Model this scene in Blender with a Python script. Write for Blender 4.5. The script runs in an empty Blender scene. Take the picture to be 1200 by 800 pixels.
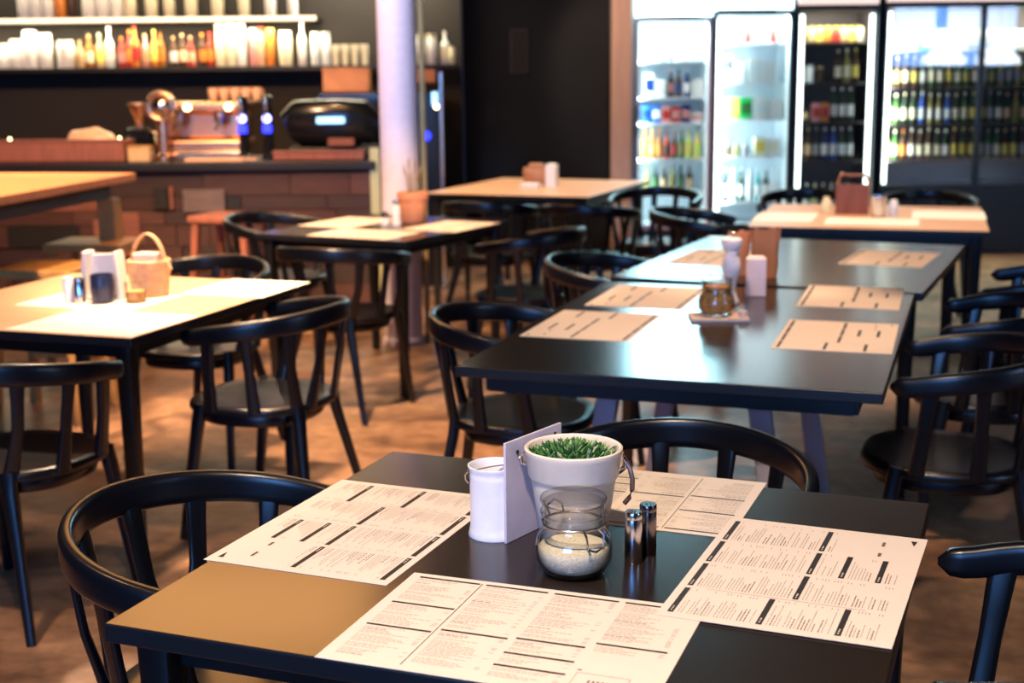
import bpy, bmesh, math, random
from mathutils import Vector, Matrix
random.seed(7)
C = bpy.context.scene.collection
SC = bpy.context.scene
R = math.radians
PI = math.pi

# ------------------------------------------------------------------ camera
H_CAM = 1.4835
cam_d = bpy.data.cameras.new('camera')
cam = bpy.data.objects.new('camera', cam_d); C.objects.link(cam); SC.camera = cam
cam_d.sensor_width = 36; cam_d.lens = 1584.8 * 36 / 1200
PITCH, ROLL = 0.1958, 0.0104
fwd = Vector((0, math.cos(PITCH), -math.sin(PITCH)))
upv = Vector((0, math.sin(PITCH), math.cos(PITCH)))
rt = Vector((1, 0, 0))
# small roll
rt2 = rt * math.cos(ROLL) - upv * math.sin(ROLL)
up2 = rt * math.sin(ROLL) + upv * math.cos(ROLL)
cam.matrix_world = Matrix(((rt2.x, up2.x, -fwd.x, 0), (rt2.y, up2.y, -fwd.y, 0), (rt2.z, up2.z, -fwd.z, H_CAM), (0, 0, 0, 1)))
cam_d.dof.use_dof = True; cam_d.dof.focus_distance = 2.15; cam_d.dof.aperture_fstop = 4.2
cam_d.clip_start = 0.05; cam_d.clip_end = 60

# ------------------------------------------------------------------ view, world, lights
SC.view_settings.view_transform = 'Standard'; SC.view_settings.look = 'None'
SC.view_settings.gamma = 1; SC.view_settings.use_curve_mapping = False
SC.view_settings.exposure = 0.9
SC.cycles.use_denoising = True
SC.cycles.max_bounces = 7; SC.cycles.glossy_bounces = 4; SC.cycles.transmission_bounces = 6; SC.cycles.transparent_max_bounces = 32
SC.cycles.sample_clamp_indirect = 4.0
SC.cycles.caustics_refractive = False; SC.cycles.caustics_reflective = False
W = bpy.data.worlds.new('world'); SC.world = W; W.use_nodes = True
W.node_tree.nodes['Background'].inputs[0].default_value = (0.35, 0.5, 1, 1)
W.node_tree.nodes['Background'].inputs[1].default_value = 0.02

def area(name, loc, size, power, color, rot=(0, 0, 0), sizey=None, spread=180):
    d = bpy.data.lights.new(name, 'AREA'); d.energy = power; d.color = color
    d.shape = 'RECTANGLE'; d.size = size; d.size_y = sizey or size; d.spread = R(spread)
    o = bpy.data.objects.new(name, d); C.objects.link(o); o.location = loc; o.rotation_euler = rot
    return o
def spot(name, loc, target, power, color, cone=70, blend=0.6, rad=0.08):
    d = bpy.data.lights.new(name, 'SPOT'); d.energy = power; d.color = color
    d.spot_size = R(cone); d.spot_blend = blend; d.shadow_soft_size = rad
    o = bpy.data.objects.new(name, d); C.objects.link(o); o.location = loc
    v = Vector(target) - Vector(loc); o.rotation_euler = v.to_track_quat('-Z', 'Y').to_euler()
    return o
WARM = (1.0, 0.62, 0.36); WARMW = (1.0, 0.74, 0.52); COOL = (0.30, 0.52, 1.0); FR = (0.72, 0.95, 1.0)
# daylight through the windows in the wall behind the camera
area('window_light', (-1.9, -2.85, 2.0), 2.6, 135, (0.13, 0.38, 1.0), (R(90), 0, 0), 1.7)
area('window_light', (8.0, -2.85, 2.10), 2.2, 60, (0.22, 0.46, 1.0), (R(90), 0, 0), 1.14)
spot('ceiling_or_fill_spot', (.2, 3.0, 2.9), (.88, 4.9, .85), 150, WARM, 22)  # added fill light to brighten the paper bags behind the pepper mill
spot('ceiling_or_fill_spot', (1.7, 4.6, 2.9), (1.25, 5.35, .74), 80, WARM, 36)  # added fill light, warms the menus on the farther black table
# warm ceiling lamps, mixed with added fill spots
area('ceiling_lamp', (-1.55, 7.0, 2.9), 1.6, 36, (1.0, .45, .14), (0, 0, 0), 1.5)
spot('ceiling_or_fill_spot', (-1.2, 7.6, 2.9), (-1.4, 8.6, .6), 60, WARM, 80)
spot('ceiling_or_fill_spot', (-3.4, 5.6, 2.9), (-2.5, 6.4, 1.0), 300, WARM, 60)
spot('ceiling_or_fill_spot', (-2.3, 6.0, 2.9), (-2.4, 8.7, .85), 330, WARM, 66)  # added fill light aimed at the bar front and its crates
spot('ceiling_or_fill_spot', (-2.9, 4.0, 2.9), (-2.1, 6.3, .6), 480, WARM, 46)  # added fill from the camera side for stools and high table
spot('ceiling_or_fill_spot', (0.2, 9.6, 2.9), (.87, 10.75, 1.5), 60, WARMW, 40)  # added fill light to lift the wooden pillar beside the fridges
spot('ceiling_or_fill_spot', (-1.2, 5.4, 2.7), (-.6, 7.4, 1.6), 150, (.66, .76, 1.0), 26)  # added bluish fill that brightens the column, no fixture of the room
spot('ceiling_or_fill_spot', (-1.6, 5.6, 2.9), (-1.35, 4.5, .74), 200, WARMW, 50)
spot('ceiling_or_fill_spot', (-1.0, 4.4, 2.9), (-.65, 5.1, 0), 520, WARM, 58)
spot('ceiling_or_fill_spot', (-.3, 5.0, 2.9), (-.62, 6.8, .80), 330, WARM, 30)  # added fill on the camera side of the terracotta pot and its menus
spot('ceiling_or_fill_spot', (.3, 8.6, 2.9), (.2, 9.0, .74), 130, WARMW, 60)
spot('ceiling_or_fill_spot', (1.7, 6.6, 2.9), (1.86, 7.0, .74), 170, WARMW, 60)
spot('ceiling_or_fill_spot', (1.1, 4.2, 2.9), (.75, 4.1, .74), 95, WARM, 42)
spot('ceiling_or_fill_spot', (-.3, .9, 2.9), (.1, 2.0, .74), 200, (1.0, .76, .56), 70)
spot('ceiling_or_fill_spot', (-1.6, 2.6, 2.9), (-1.2, 3.2, 0), 130, WARM, 70)

# ------------------------------------------------------------------ materials
def mat(name, col, rough=0.5, metal=0.0, spec=0.5, noise=None, bump=None, coat=0, trans=0, ior=1.45, emit=None, estr=1, alpha=1, sub=0):
    m = bpy.data.materials.new(name); m.use_nodes = True
    nt = m.node_tree; b = nt.nodes['Principled BSDF']
    b.inputs['Base Color'].default_value = (*col, 1); b.inputs['Roughness'].default_value = rough
    b.inputs['Metallic'].default_value = metal; b.inputs['Specular IOR Level'].default_value = spec
    b.inputs['Coat Weight'].default_value = coat; b.inputs['Transmission Weight'].default_value = trans
    b.inputs['IOR'].default_value = ior; b.inputs['Alpha'].default_value = alpha
    if sub: b.inputs['Subsurface Weight'].default_value = sub
    if emit: b.inputs['Emission Color'].default_value = (*emit, 1); b.inputs['Emission Strength'].default_value = estr
    tc = nt.nodes.new('ShaderNodeTexCoord')
    if noise is None: noise = (30, 0.06)
    if noise:
        sc, amt = noise[:2]; st = noise[2] if len(noise) > 2 else (1, 1, 1)
        mp = nt.nodes.new('ShaderNodeMapping'); mp.inputs['Scale'].default_value = st
        nt.links.new(tc.outputs['Object'], mp.inputs[0])
        n = nt.nodes.new('ShaderNodeTexNoise'); n.inputs['Scale'].default_value = sc; n.inputs['Detail'].default_value = 4
        nt.links.new(mp.outputs[0], n.inputs['Vector'])
        mx = nt.nodes.new('ShaderNodeMix'); mx.data_type = 'RGBA'
        mx.inputs[6].default_value = (*[c * (1 - amt * 2) for c in col], 1); mx.inputs[7].default_value = (*[min(1, c * (1 + amt * 2)) for c in col], 1)
        nt.links.new(n.outputs['Fac'], mx.inputs[0]); nt.links.new(mx.outputs[2], b.inputs['Base Color'])
        if bump:
            bp = nt.nodes.new('ShaderNodeBump'); bp.inputs['Strength'].default_value = bump; bp.inputs['Distance'].default_value = 0.002
            nt.links.new(n.outputs['Fac'], bp.inputs['Height']); nt.links.new(bp.outputs[0], b.inputs['Normal'])
    return m
def lin(r, g, b):
    f = lambda c: (c / 255 / 12.92) if c / 255 <= .04045 else ((c / 255 + .055) / 1.055) ** 2.4
    return (f(r), f(g), f(b))
M = {}
M['table_black'] = mat('table_black', (.017, .011, .0075), .21, spec=.55, noise=(60, .1))
M['table_edge'] = mat('table_edge', (.006, .008, .012), .35)
M['chair_black'] = mat('chair_black', (.0028, .0036, .0065), .30, spec=.55)
M['leg_black'] = mat('leg_black', (.004, .004, .005), .4)
M['leg_grey'] = mat('leg_grey', (.36, .35, .42), .5, noise=(12, .12, (1, 1, .2)))
M['paper'] = mat('paper', (.80, .69, .59), .75, noise=(25, .015))
M['paper_edge'] = mat('paper_edge', (.84, .80, .72), .8, noise=(25, .015))
M['ink'] = mat('ink', (.028, .018, .014), .6)
M['text'] = mat('text', (.27, .21, .17), .7)
M['text_dark'] = mat('text_dark', (.17, .11, .085), .7)
M['wood_light'] = mat('wood_light', (.64, .37, .21), .38, noise=(9, .13, (1, 7, 1)))
M['wood_gold'] = mat('wood_gold', (.50, .27, .08), .45, noise=(9, .2, (1, 7, 1)))
M['wood_orange'] = mat('wood_orange', (.58, .25, .09), .45, noise=(9, .2, (1, 7, 1)))
M['wood_red'] = mat('wood_red', (.25, .085, .055), .5, noise=(7, .25, (6, 1, 1)))
M['wood_pillar'] = mat('wood_pillar', (.62, .37, .26), .5, noise=(5, .1, (5, 5, .6)))
for i, c in enumerate([(.040, .016, .016), (.052, .020, .018), (.030, .014, .015), (.072, .028, .024), (.045, .024, .026), (.022, .012, .012), (.115, .085, .09), (.006, .006, .007), (.17, .062, .045)]):
    M['plank%d' % i] = mat('plank%d' % i, c, .6, noise=(8, .25, (1, 1, 6)), bump=.4)
M['black'] = mat('black', (.0045, .0045, .005), .5)
M['black_gloss'] = mat('black_gloss', (.004, .005, .007), .2)
M['wall_black'] = mat('wall_black', (.0065, .0065, .007), .8)
M['wall_brown'] = mat('wall_brown', (.022, .017, .014), .8)
M['white_enamel'] = mat('white_enamel', (.84, .85, .92), .25)
M['white_pot'] = mat('white_pot', (.80, .70, .58), .4, noise=(35, .06))
M['pot_inside'] = mat('pot_inside', (.42, .36, .30), .8)
M['soil'] = mat('soil', (.05, .035, .02), .9, noise=(120, .4), bump=1)
M['leaf'] = mat('leaf', (.018, .085, .02), .5, noise=(40, .3))
M['leaf2'] = mat('leaf2', (.09, .26, .06), .5, noise=(40, .3))
M['leaf3'] = mat('leaf3', (.36, .46, .26), .6, noise=(40, .3))
M['board'] = mat('board', (.62, .57, .66), .5)
M['steel'] = mat('steel', (.62, .58, .58), .18, metal=1, noise=(40, .03))
M['steel_dark'] = mat('steel_dark', (.20, .16, .16), .2, metal=1)
M['wire'] = mat('wire', (.45, .42, .42), .25, metal=1)
M['rust_wire'] = mat('rust_wire', (.22, .13, .10), .4, metal=.7)
M['glass'] = mat('glass', (.97, .99, .99), .02, trans=1, ior=1.45, noise=False)
M['sand'] = mat('sand', (.84, .68, .50), .9, noise=(260, .22), bump=1)
M['shells'] = mat('shells', (.50, .25, .07), .6, noise=(60, .5), bump=1)
M['terracotta'] = mat('terracotta', (.66, .30, .17), .7)
M['stalk'] = mat('stalk', (.30, .24, .12), .7)
M['paper_bag'] = mat('paper_bag', (.42, .20, .11), .8, noise=(14, .15))
M['card'] = mat('card', (.72, .55, .46), .7)
M['white'] = mat('white', (.82, .80, .78), .5)
M['cup_navy'] = mat('cup_navy', (.012, .02, .06), .3)
M['basket'] = mat('basket', (.62, .40, .22), .6, noise=(40, .25))
M['chrome'] = mat('chrome', (.75, .72, .68), .12, metal=1)
M['copper'] = mat('copper', (.75, .45, .28), .25, metal=1)
M['screen_blue'] = mat('screen_blue', (.1, .2, .4), .4, emit=(.30, .65, 1), estr=1.6)
M['led_blue'] = mat('led_blue', (.0, .0, .4), .4, emit=(.02, .03, 1), estr=2.5)
M['led_blue_white'] = mat('led_blue_white', (.2, .2, .5), .4, emit=(.35, .35, 1), estr=4.5)
M['led_warm'] = mat('led_warm', (.9, .8, .6), .4, emit=(1, .80, .50), estr=1.1)
M['led_warm_dot'] = mat('led_warm_dot', (.9, .8, .6), .4, emit=(1, .75, .35), estr=7)
M['led_white'] = mat('led_white', (.9, .95, 1), .4, emit=(.86, 1, .95), estr=3)
M['shade_lit'] = mat('shade_lit', (.9, .9, .9), .5, emit=(.9, .95, 1), estr=11)
M['header_lit'] = mat('header_lit', (.9, .95, 1), .4, emit=(.42, .86, 1), estr=17)
M['header_pale'] = mat('header_pale', (.9, .95, 1), .4, emit=(.72, .95, 1), estr=2.4)
M['header_pink'] = mat('header_pink', (.9, .8, .8), .4, emit=(1, .76, .66), estr=.55)
M['fridge_white'] = mat('fridge_white', (.80, .86, .90), .5)
M['fridge_frame'] = mat('fridge_frame', (.02, .028, .034), .35)
M['fridge_dark'] = mat('fridge_dark', (.055, .045, .05), .6)
M['fridge_side'] = mat('fridge_side', (.60, .68, .80), .4)
M['fridge_pink'] = mat('fridge_pink', (.50, .36, .44), .5)
M['blue_card'] = mat('blue_card', (.01, .12, .45), .5)
M['window_glass'] = mat('window_glass', (.97, .99, .99), .03, trans=1, ior=1.45, noise=False)
M['plaster'] = mat('plaster', (.035, .03, .028), .9)
PAL = dict(green=(.04, .14, .03), dkgreen=(.015, .05, .02), amber=(.35, .13, .02), brown=(.06, .025, .01), yellow=(.75, .62, .12), cream=(.82, .78, .55), white=(.85, .86, .82),
           red=(.5, .04, .03), orange=(.75, .25, .04), blue=(.02, .10, .50), navy=(.01, .03, .15), pink=(.70, .32, .30), clear=(.75, .85, .85), lime=(.55, .72, .10), teal=(.10, .45, .45),
           leafgreen=(.02, .50, .12), tan=(.62, .42, .22), grey=(.30, .30, .32), black=(.01, .01, .012), peach=(.80, .48, .30), olive=(.28, .25, .06))
for k, c in PAL.items(): M['p_' + k] = mat('p_' + k, c, .3)

def thin_glass(name, tint, rough, edge=(1, 1, 1), refl=1.0):
    m = bpy.data.materials.new(name); m.use_nodes = True; nt = m.node_tree; nt.nodes.clear()
    o = nt.nodes.new('ShaderNodeOutputMaterial'); tr = nt.nodes.new('ShaderNodeBsdfTransparent'); gl = nt.nodes.new('ShaderNodeBsdfGlossy')
    gl.inputs['Roughness'].default_value = rough; 
    lw = nt.nodes.new('ShaderNodeLayerWeight'); lw.inputs['Blend'].default_value = .5
    def mth(op, a, v):
        q = nt.nodes.new('ShaderNodeMath'); q.operation = op; nt.links.new(a, q.inputs[0]); q.inputs[1].default_value = v; return q.outputs[0]
    fres = mth('ADD', mth('MULTIPLY', mth('POWER', lw.outputs['Facing'], 5), .92 * refl), .045)
    edgef = mth('POWER', lw.outputs['Facing'], 2.5)
    cm = nt.nodes.new('ShaderNodeMix'); cm.data_type = 'RGBA'; cm.inputs[6].default_value = (*tint, 1); cm.inputs[7].default_value = (*edge, 1)
    nt.links.new(edgef, cm.inputs[0]); nt.links.new(cm.outputs[2], tr.inputs['Color'])
    mx = nt.nodes.new('ShaderNodeMixShader'); nt.links.new(fres, mx.inputs[0]); nt.links.new(tr.outputs[0], mx.inputs[1]); nt.links.new(gl.outputs[0], mx.inputs[2]); nt.links.new(mx.outputs[0], o.inputs[0])
    return m
M['window_glass'] = thin_glass('window_glass', (.97, .99, .99), .02)
M['glass'] = thin_glass('glass', (.985, .985, .98), .06, (.22, .20, .18), 1.0)
# sealed concrete floor
def floor_mat():
    m = bpy.data.materials.new('floor_concrete'); m.use_nodes = True; nt = m.node_tree; b = nt.nodes['Principled BSDF']
    tc = nt.nodes.new('ShaderNodeTexCoord')
    n1 = nt.nodes.new('ShaderNodeTexNoise'); n1.inputs['Scale'].default_value = 2.2; n1.inputs['Detail'].default_value = 8; n1.inputs['Roughness'].default_value = .62; n1.inputs['Distortion'].default_value = .7
    n2 = nt.nodes.new('ShaderNodeTexNoise'); n2.inputs['Scale'].default_value = 14; n2.inputs['Detail'].default_value = 6
    nt.links.new(tc.outputs['Object'], n1.inputs['Vector']); nt.links.new(tc.outputs['Object'], n2.inputs['Vector'])
    r = nt.nodes.new('ShaderNodeValToRGB')
    e = r.color_ramp.elements; e[0].position = .33; e[0].color = (.10, .055, .033, 1); e[1].position = .68; e[1].color = (.50, .30, .17, 1)
    x = e.new(.5); x.color = (.30, .17, .10, 1)
    nt.links.new(n1.outputs['Fac'], r.inputs[0])
    r2 = nt.nodes.new('ShaderNodeValToRGB'); e = r2.color_ramp.elements; e[0].position = .35; e[0].color = (.55, .55, .55, 1); e[1].position = .6; e[1].color = (1, 1, 1, 1)
    nt.links.new(n2.outputs['Fac'], r2.inputs[0])
    mx = nt.nodes.new('ShaderNodeMix'); mx.data_type = 'RGBA'; mx.blend_type = 'MULTIPLY'; mx.inputs[0].default_value = .8
    nt.links.new(r.outputs[0], mx.inputs[6]); nt.links.new(r2.outputs[0], mx.inputs[7]); nt.links.new(mx.outputs[2], b.inputs['Base Color'])
    b.inputs['Roughness'].default_value = .42
    bp = nt.nodes.new('ShaderNodeBump'); bp.inputs['Strength'].default_value = .15; bp.inputs['Distance'].default_value = .004
    nt.links.new(n1.outputs['Fac'], bp.inputs['Height']); nt.links.new(bp.outputs[0], b.inputs['Normal'])
    return m
M['floor'] = floor_mat()

# ------------------------------------------------------------------ helpers
def obj(name, bm, m, parent=None, smooth=True, loc=None, ang=38):
    me = bpy.data.meshes.new(name)
    bmesh.ops.recalc_face_normals(bm, faces=bm.faces)
    bm.to_mesh(me); bm.free()
    for x in (m if isinstance(m, (list, tuple)) else [m]): me.materials.append(M[x])
    if smooth:
        me.set_sharp_from_angle(angle=R(52 if m == 'chair_black' else ang))
        fa = me.attributes.get('flat')
        me.polygons.foreach_set('use_smooth', [not d.value for d in fa.data] if fa else [True] * len(me.polygons)); me.update()

    o = bpy.data.objects.new(name, me); C.objects.link(o)
    if parent: o.parent = parent
    if loc: o.location = loc
    return o
def tag(o, label, cat, group=None, kind=None):
    o['label'] = label; o['category'] = cat
    if group: o['group'] = group
    if kind: o['kind'] = kind
    return o
def thing(name, label, cat, loc=(0, 0, 0), rz=0, group=None):
    o = bpy.data.objects.new(name, None); C.objects.link(o); o.empty_display_size = .05
    o.location = loc; o.rotation_euler = (0, 0, rz)
    return tag(o, label, cat, group)
def struct(name, bm, m, parent=None, smooth=False):
    o = obj(name, bm, m, parent, smooth)
    if not parent: o['kind'] = 'structure'
    return o
KIDS = {}
def dup(root, loc, rz, label, group=None, kids=None):
    r = root.copy(); C.objects.link(r); r.location = loc; r.rotation_euler = (0, 0, rz); r['label'] = label
    if group: r['group'] = group
    def rec(o, p):
        for ch in [c for c in bpy.data.objects if c.parent == o]:
            c = ch.copy(); C.objects.link(c); c.parent = p
            rec(ch, c)
    rec(root, r)
    return r
def B():
    bm = bmesh.new(); bm.faces.layers.int.new('flat'); return bm
def box(bm, x0, x1, y0, y1, z0, z1, bev=0, seg=2, mi=0, mat4=None):
    r = bmesh.ops.create_cube(bm, size=1)
    vs = r['verts']
    for v in vs: v.co = Vector(((x0 + x1) / 2 + v.co.x * (x1 - x0), (y0 + y1) / 2 + v.co.y * (y1 - y0), (z0 + z1) / 2 + v.co.z * (z1 - z0)))
    fs = list({f for v in vs for f in v.link_faces})
    fl = bm.faces.layers.int['flat']
    for f in fs: f.material_index = mi; f[fl] = 1
    if bev:
        es = list({e for v in vs for e in v.link_edges})
        rr = bmesh.ops.bevel(bm, geom=es, offset=bev, segments=seg, affect='EDGES', profile=.5)
        vs = list({v for f in rr['faces'] for v in f.verts} | {v for v in vs if v.is_valid})
        for f in rr['faces']: f.material_index = mi; f[fl] = 1
    if mat4 is not None: bmesh.ops.transform(bm, matrix=mat4, verts=[v for v in vs if v.is_valid])
    return bm
def lathe(bm, prof, n=32, mi=0, c=(0, 0, 0), cap=True, sx=1, sy=1):
    rings = []
    for (r, z) in prof:
        rings.append([bm.verts.new((c[0] + sx * r * math.cos(2 * PI * i / n), c[1] + sy * r * math.sin(2 * PI * i / n), c[2] + z)) for i in range(n)])
    for a, b in zip(rings[:-1], rings[1:]):
        for i in range(n):
            f = bm.faces.new((a[i], a[(i + 1) % n], b[(i + 1) % n], b[i])); f.material_index = mi
    if cap:
        for rg in (rings[0], rings[-1]):
            f = bm.faces.new(rg); f.material_index = mi
    return bm
def sweep(bm, pts, secs, side=None, n=12, p=3.2, mi=0, closed=False):
    """sweep a rounded-rectangle section (half sizes a along side, b across) along pts"""
    pts = [Vector(q) for q in pts]; rings = []
    N = len(pts)
    for i, q in enumerate(pts):
        if closed: t = (pts[(i + 1) % N] - pts[i - 1]).normalized()
        else: t = (pts[min(i + 1, N - 1)] - pts[max(i - 1, 0)]).normalized()
        s = side[i] if isinstance(side, list) else side
        s = Vector(s) if s is not None else (Vector((0, 0, 1)) if abs(t.z) < .9 else Vector((1, 0, 0)))
        u = (s - t * s.dot(t)).normalized(); w = t.cross(u)
        a, b = secs[i] if isinstance(secs, list) else secs
        ring = []
        for k in range(n):
            th = 2 * PI * (k + .5) / n; cx, sx = math.cos(th), math.sin(th)
            ex = math.copysign(abs(cx) ** (2 / p), cx) * a; ey = math.copysign(abs(sx) ** (2 / p), sx) * b
            ring.append(bm.verts.new(q + u * ex + w * ey))
        rings.append(ring)
    M_ = N if closed else N - 1
    for i in range(M_):
        a, b = rings[i], rings[(i + 1) % N]
        for k in range(n):
            f = bm.faces.new((a[k], a[(k + 1) % n], b[(k + 1) % n], b[k])); f.material_index = mi
    if not closed:
        for rg in (rings[0], rings[-1]): bm.faces.new(rg).material_index = mi
    return bm
def tube(bm, pts, r, n=8, mi=0, closed=False): return sweep(bm, pts, (r, r), None, n, 2, mi, closed)
ORD = ['first', 'second', 'third', 'fourth', 'fifth', 'sixth', 'seventh', 'eighth', 'ninth', 'tenth', 'eleventh', 'twelfth', 'thirteenth', 'fourteenth', 'fifteenth', 'sixteenth',
       'seventeenth', 'eighteenth', 'nineteenth', 'twentieth'] + ['twenty-' + s for s in ('first', 'second', 'third', 'fourth', 'fifth', 'sixth', 'seventh', 'eighth', 'ninth')] + ['thirtieth'] + ['thirty-' + s for s in ('first', 'second', 'third', 'fourth', 'fifth', 'sixth', 'seventh', 'eighth', 'ninth')]

# ------------------------------------------------------------------ room shell
bm = B(); box(bm, -6, 9.5, -3, 12.2, -.1, 0); struct('floor', bm, 'floor')
bm = B(); box(bm, -6, 9.5, -3, 12.2, 3.0, 3.1); struct('ceiling', bm, 'plaster')
bm = B(); box(bm, -6.1, -6, -3, 12.2, 0, 3); struct('wall_left', bm, 'wall_brown')
bm = B(); box(bm, 9.5, 9.6, -3, 12.2, 0, 3); struct('wall_right', bm, 'wall_black')
bm = B(); box(bm, -6, -.36, 10.45, 10.6, 0, 3); struct('wall_bar', bm, 'wall_brown')
bm = B(); box(bm, -.36, .78, 10.85, 11.0, 0, 3); struct('wall_back', bm, 'wall_black')
bm = B(); box(bm, .78, 9.5, 12.1, 12.2, 0, 3); struct('wall_far', bm, 'wall_black')
# wall behind the camera with two window openings
bm = B()
for (x0, x1, z0, z1) in [(-6, -3.3, 0, 3), (-3.3, -.5, 0, 1.1), (-3.3, -.5, 2.9, 3), (-.5, 6.85, 0, 3), (6.85, 9.15, 0, 1.5), (6.85, 9.15, 2.7, 3), (9.15, 9.5, 0, 3)]:
    box(bm, x0, x1, -3.1, -3.0, z0, z1)
struct('wall_front', bm, 'wall_black')
for i, (x0, x1, z0, z1) in enumerate([(-3.3, -.5, 1.1, 2.9), (6.85, 9.15, 1.5, 2.7)]):
    bm = B(); box(bm, x0, x1, -3.04, -3.03, z0, z1); w = struct('window_%d' % (i + 1), bm, 'window_glass')
    bm = B()
    for (a0, a1, b0, b1) in [(x0, x1, z0, z0 + .05), (x0, x1, z1 - .05, z1), (x0, x0 + .05, z0, z1), (x1 - .05, x1, z0, z1), ((x0 + x1) / 2 - .03, (x0 + x1) / 2 + .03, z0, z1)]:
        box(bm, a0, a1, -3.06, -3.0, b0, b1)
    obj('window_frame', bm, 'black', w)
# wooden pillar beside the fridges, white round column before the bar
bm = B(); box(bm, .80, .955, 10.75, 10.98, 0, 3, .006); struct('trim_pillar', bm, 'wood_pillar')
bm = B(); lathe(bm, [(.118, 0), (.118, .03), (.105, .04), (.105, 2.999)], 40); c = struct('column_pillar', bm, 'white', smooth=True)
c.location = (-.605, 7.48, 0)
M['column'] = mat('column', (.66, .62, .76), .5); c.data.materials[0] = M['column']
tag(c, 'round white structural column standing in front of the bar end', 'column', kind='structure')
bm = B(); tube(bm, [(0, 0, 0), (0, 0, 1.5), (0, 0, 2.95)], .016, 10); c2 = struct('trim_pipe', bm, 'stalk', smooth=True); c2.location = (-.475, 7.50, 0.0)

# ------------------------------------------------------------------ tables
def table(name, label, cx, cy, w, d, yaw, top='table_black', z=.74, legm='leg_black', group='square dining tables', legw=.024, splay=.0, edge='table_edge'):
    t = thing(name, label, 'table', (cx, cy, 0), yaw, group)
    bm = B(); box(bm, -w / 2, w / 2, -d / 2, d / 2, z - .028, z, .0025, 2)
    bm.normal_update()
    for f in bm.faces: f.material_index = 0 if f.normal.z > .7 else 1
    obj('tabletop', bm, [top, edge], t)
    bm = B(); a, b = w / 2 - .07, d / 2 - .07
    for (x0, x1, y0, y1) in [(-a, a, -b - .01, -b + .01), (-a, a, b - .01, b + .01), (-a - .01, -a + .01, -b, b), (a - .01, a + .01, -b, b)]: box(bm, x0, x1, y0, y1, z - .075, z - .028)
    obj('apron', bm, legm if legm == 'leg_black' else 'leg_black', t)
    if legm == 'leg_grey':
        for ly in (-d / 2 + .30, d / 2 - .32):
            for sx in (-1, 1):
                bm = B(); sweep(bm, [(sx * .195, ly, z - .075), (sx * .205, ly, z - .12), (sx * .30, ly, 0)], [(.030, .022)] * 3, (1, 0, 0), 12, 6); obj('leg', bm, legm, t)
            bm = B(); box(bm, -.26, .26, ly - .025, ly + .025, z - .075, z - .028, .003); obj('cross_bar', bm, legm, t)
        return t
    for sx in (-1, 1):
        for sy in (-1, 1):
            bm = B(); x, y = sx * (w / 2 - .055), sy * (d / 2 - .055)
            sweep(bm, [(x, y, z - .028), (x, y, z - .1), (x + sx * splay, y + sy * splay * .5, 0)], [(legw + .004, legw + .004), (legw + .002, legw + .002), (legw * .75, legw * .75)], (1, 0, 0), 12, 6)
            obj('leg', bm, legm, t)
    return t
Y1 = -.3644
table('dining_table', 'black square table nearest the camera with four printed menus laid in a pinwheel', .0776, 2.0132, 1.038, .9226, Y1)
table('dining_table', 'long black glossy table behind the nearest one, with grey legs and white pepper mill', .604, 3.962, 1.075, 1.50, R(-19), legm='leg_grey', legw=.03, splay=-.10)
table('dining_table', 'black table placed end to end behind the long glossy one', 1.155, 5.36, 1.12, 1.36, R(-24))
table('dining_table', 'light wooden square table with dark edge at left, holding condiment caddy and basket', -1.405, 4.537, 1.0, 1.095, R(-18.75), 'wood_light')
table('dining_table', 'small black table in front of the white column holding the terracotta pot', -.625, 6.74, .86, 1.0, R(-28))
table('dining_table', 'light wooden table before the black wall, with brown basket and white box', .206, 9.046, 1.10, 1.32, R(-22), 'wood_light')
table('dining_table', 'light wooden table before the drinks fridges with brown caddy', 1.86, 6.98, 1.12, 1.18, R(-17), 'wood_light')

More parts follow.
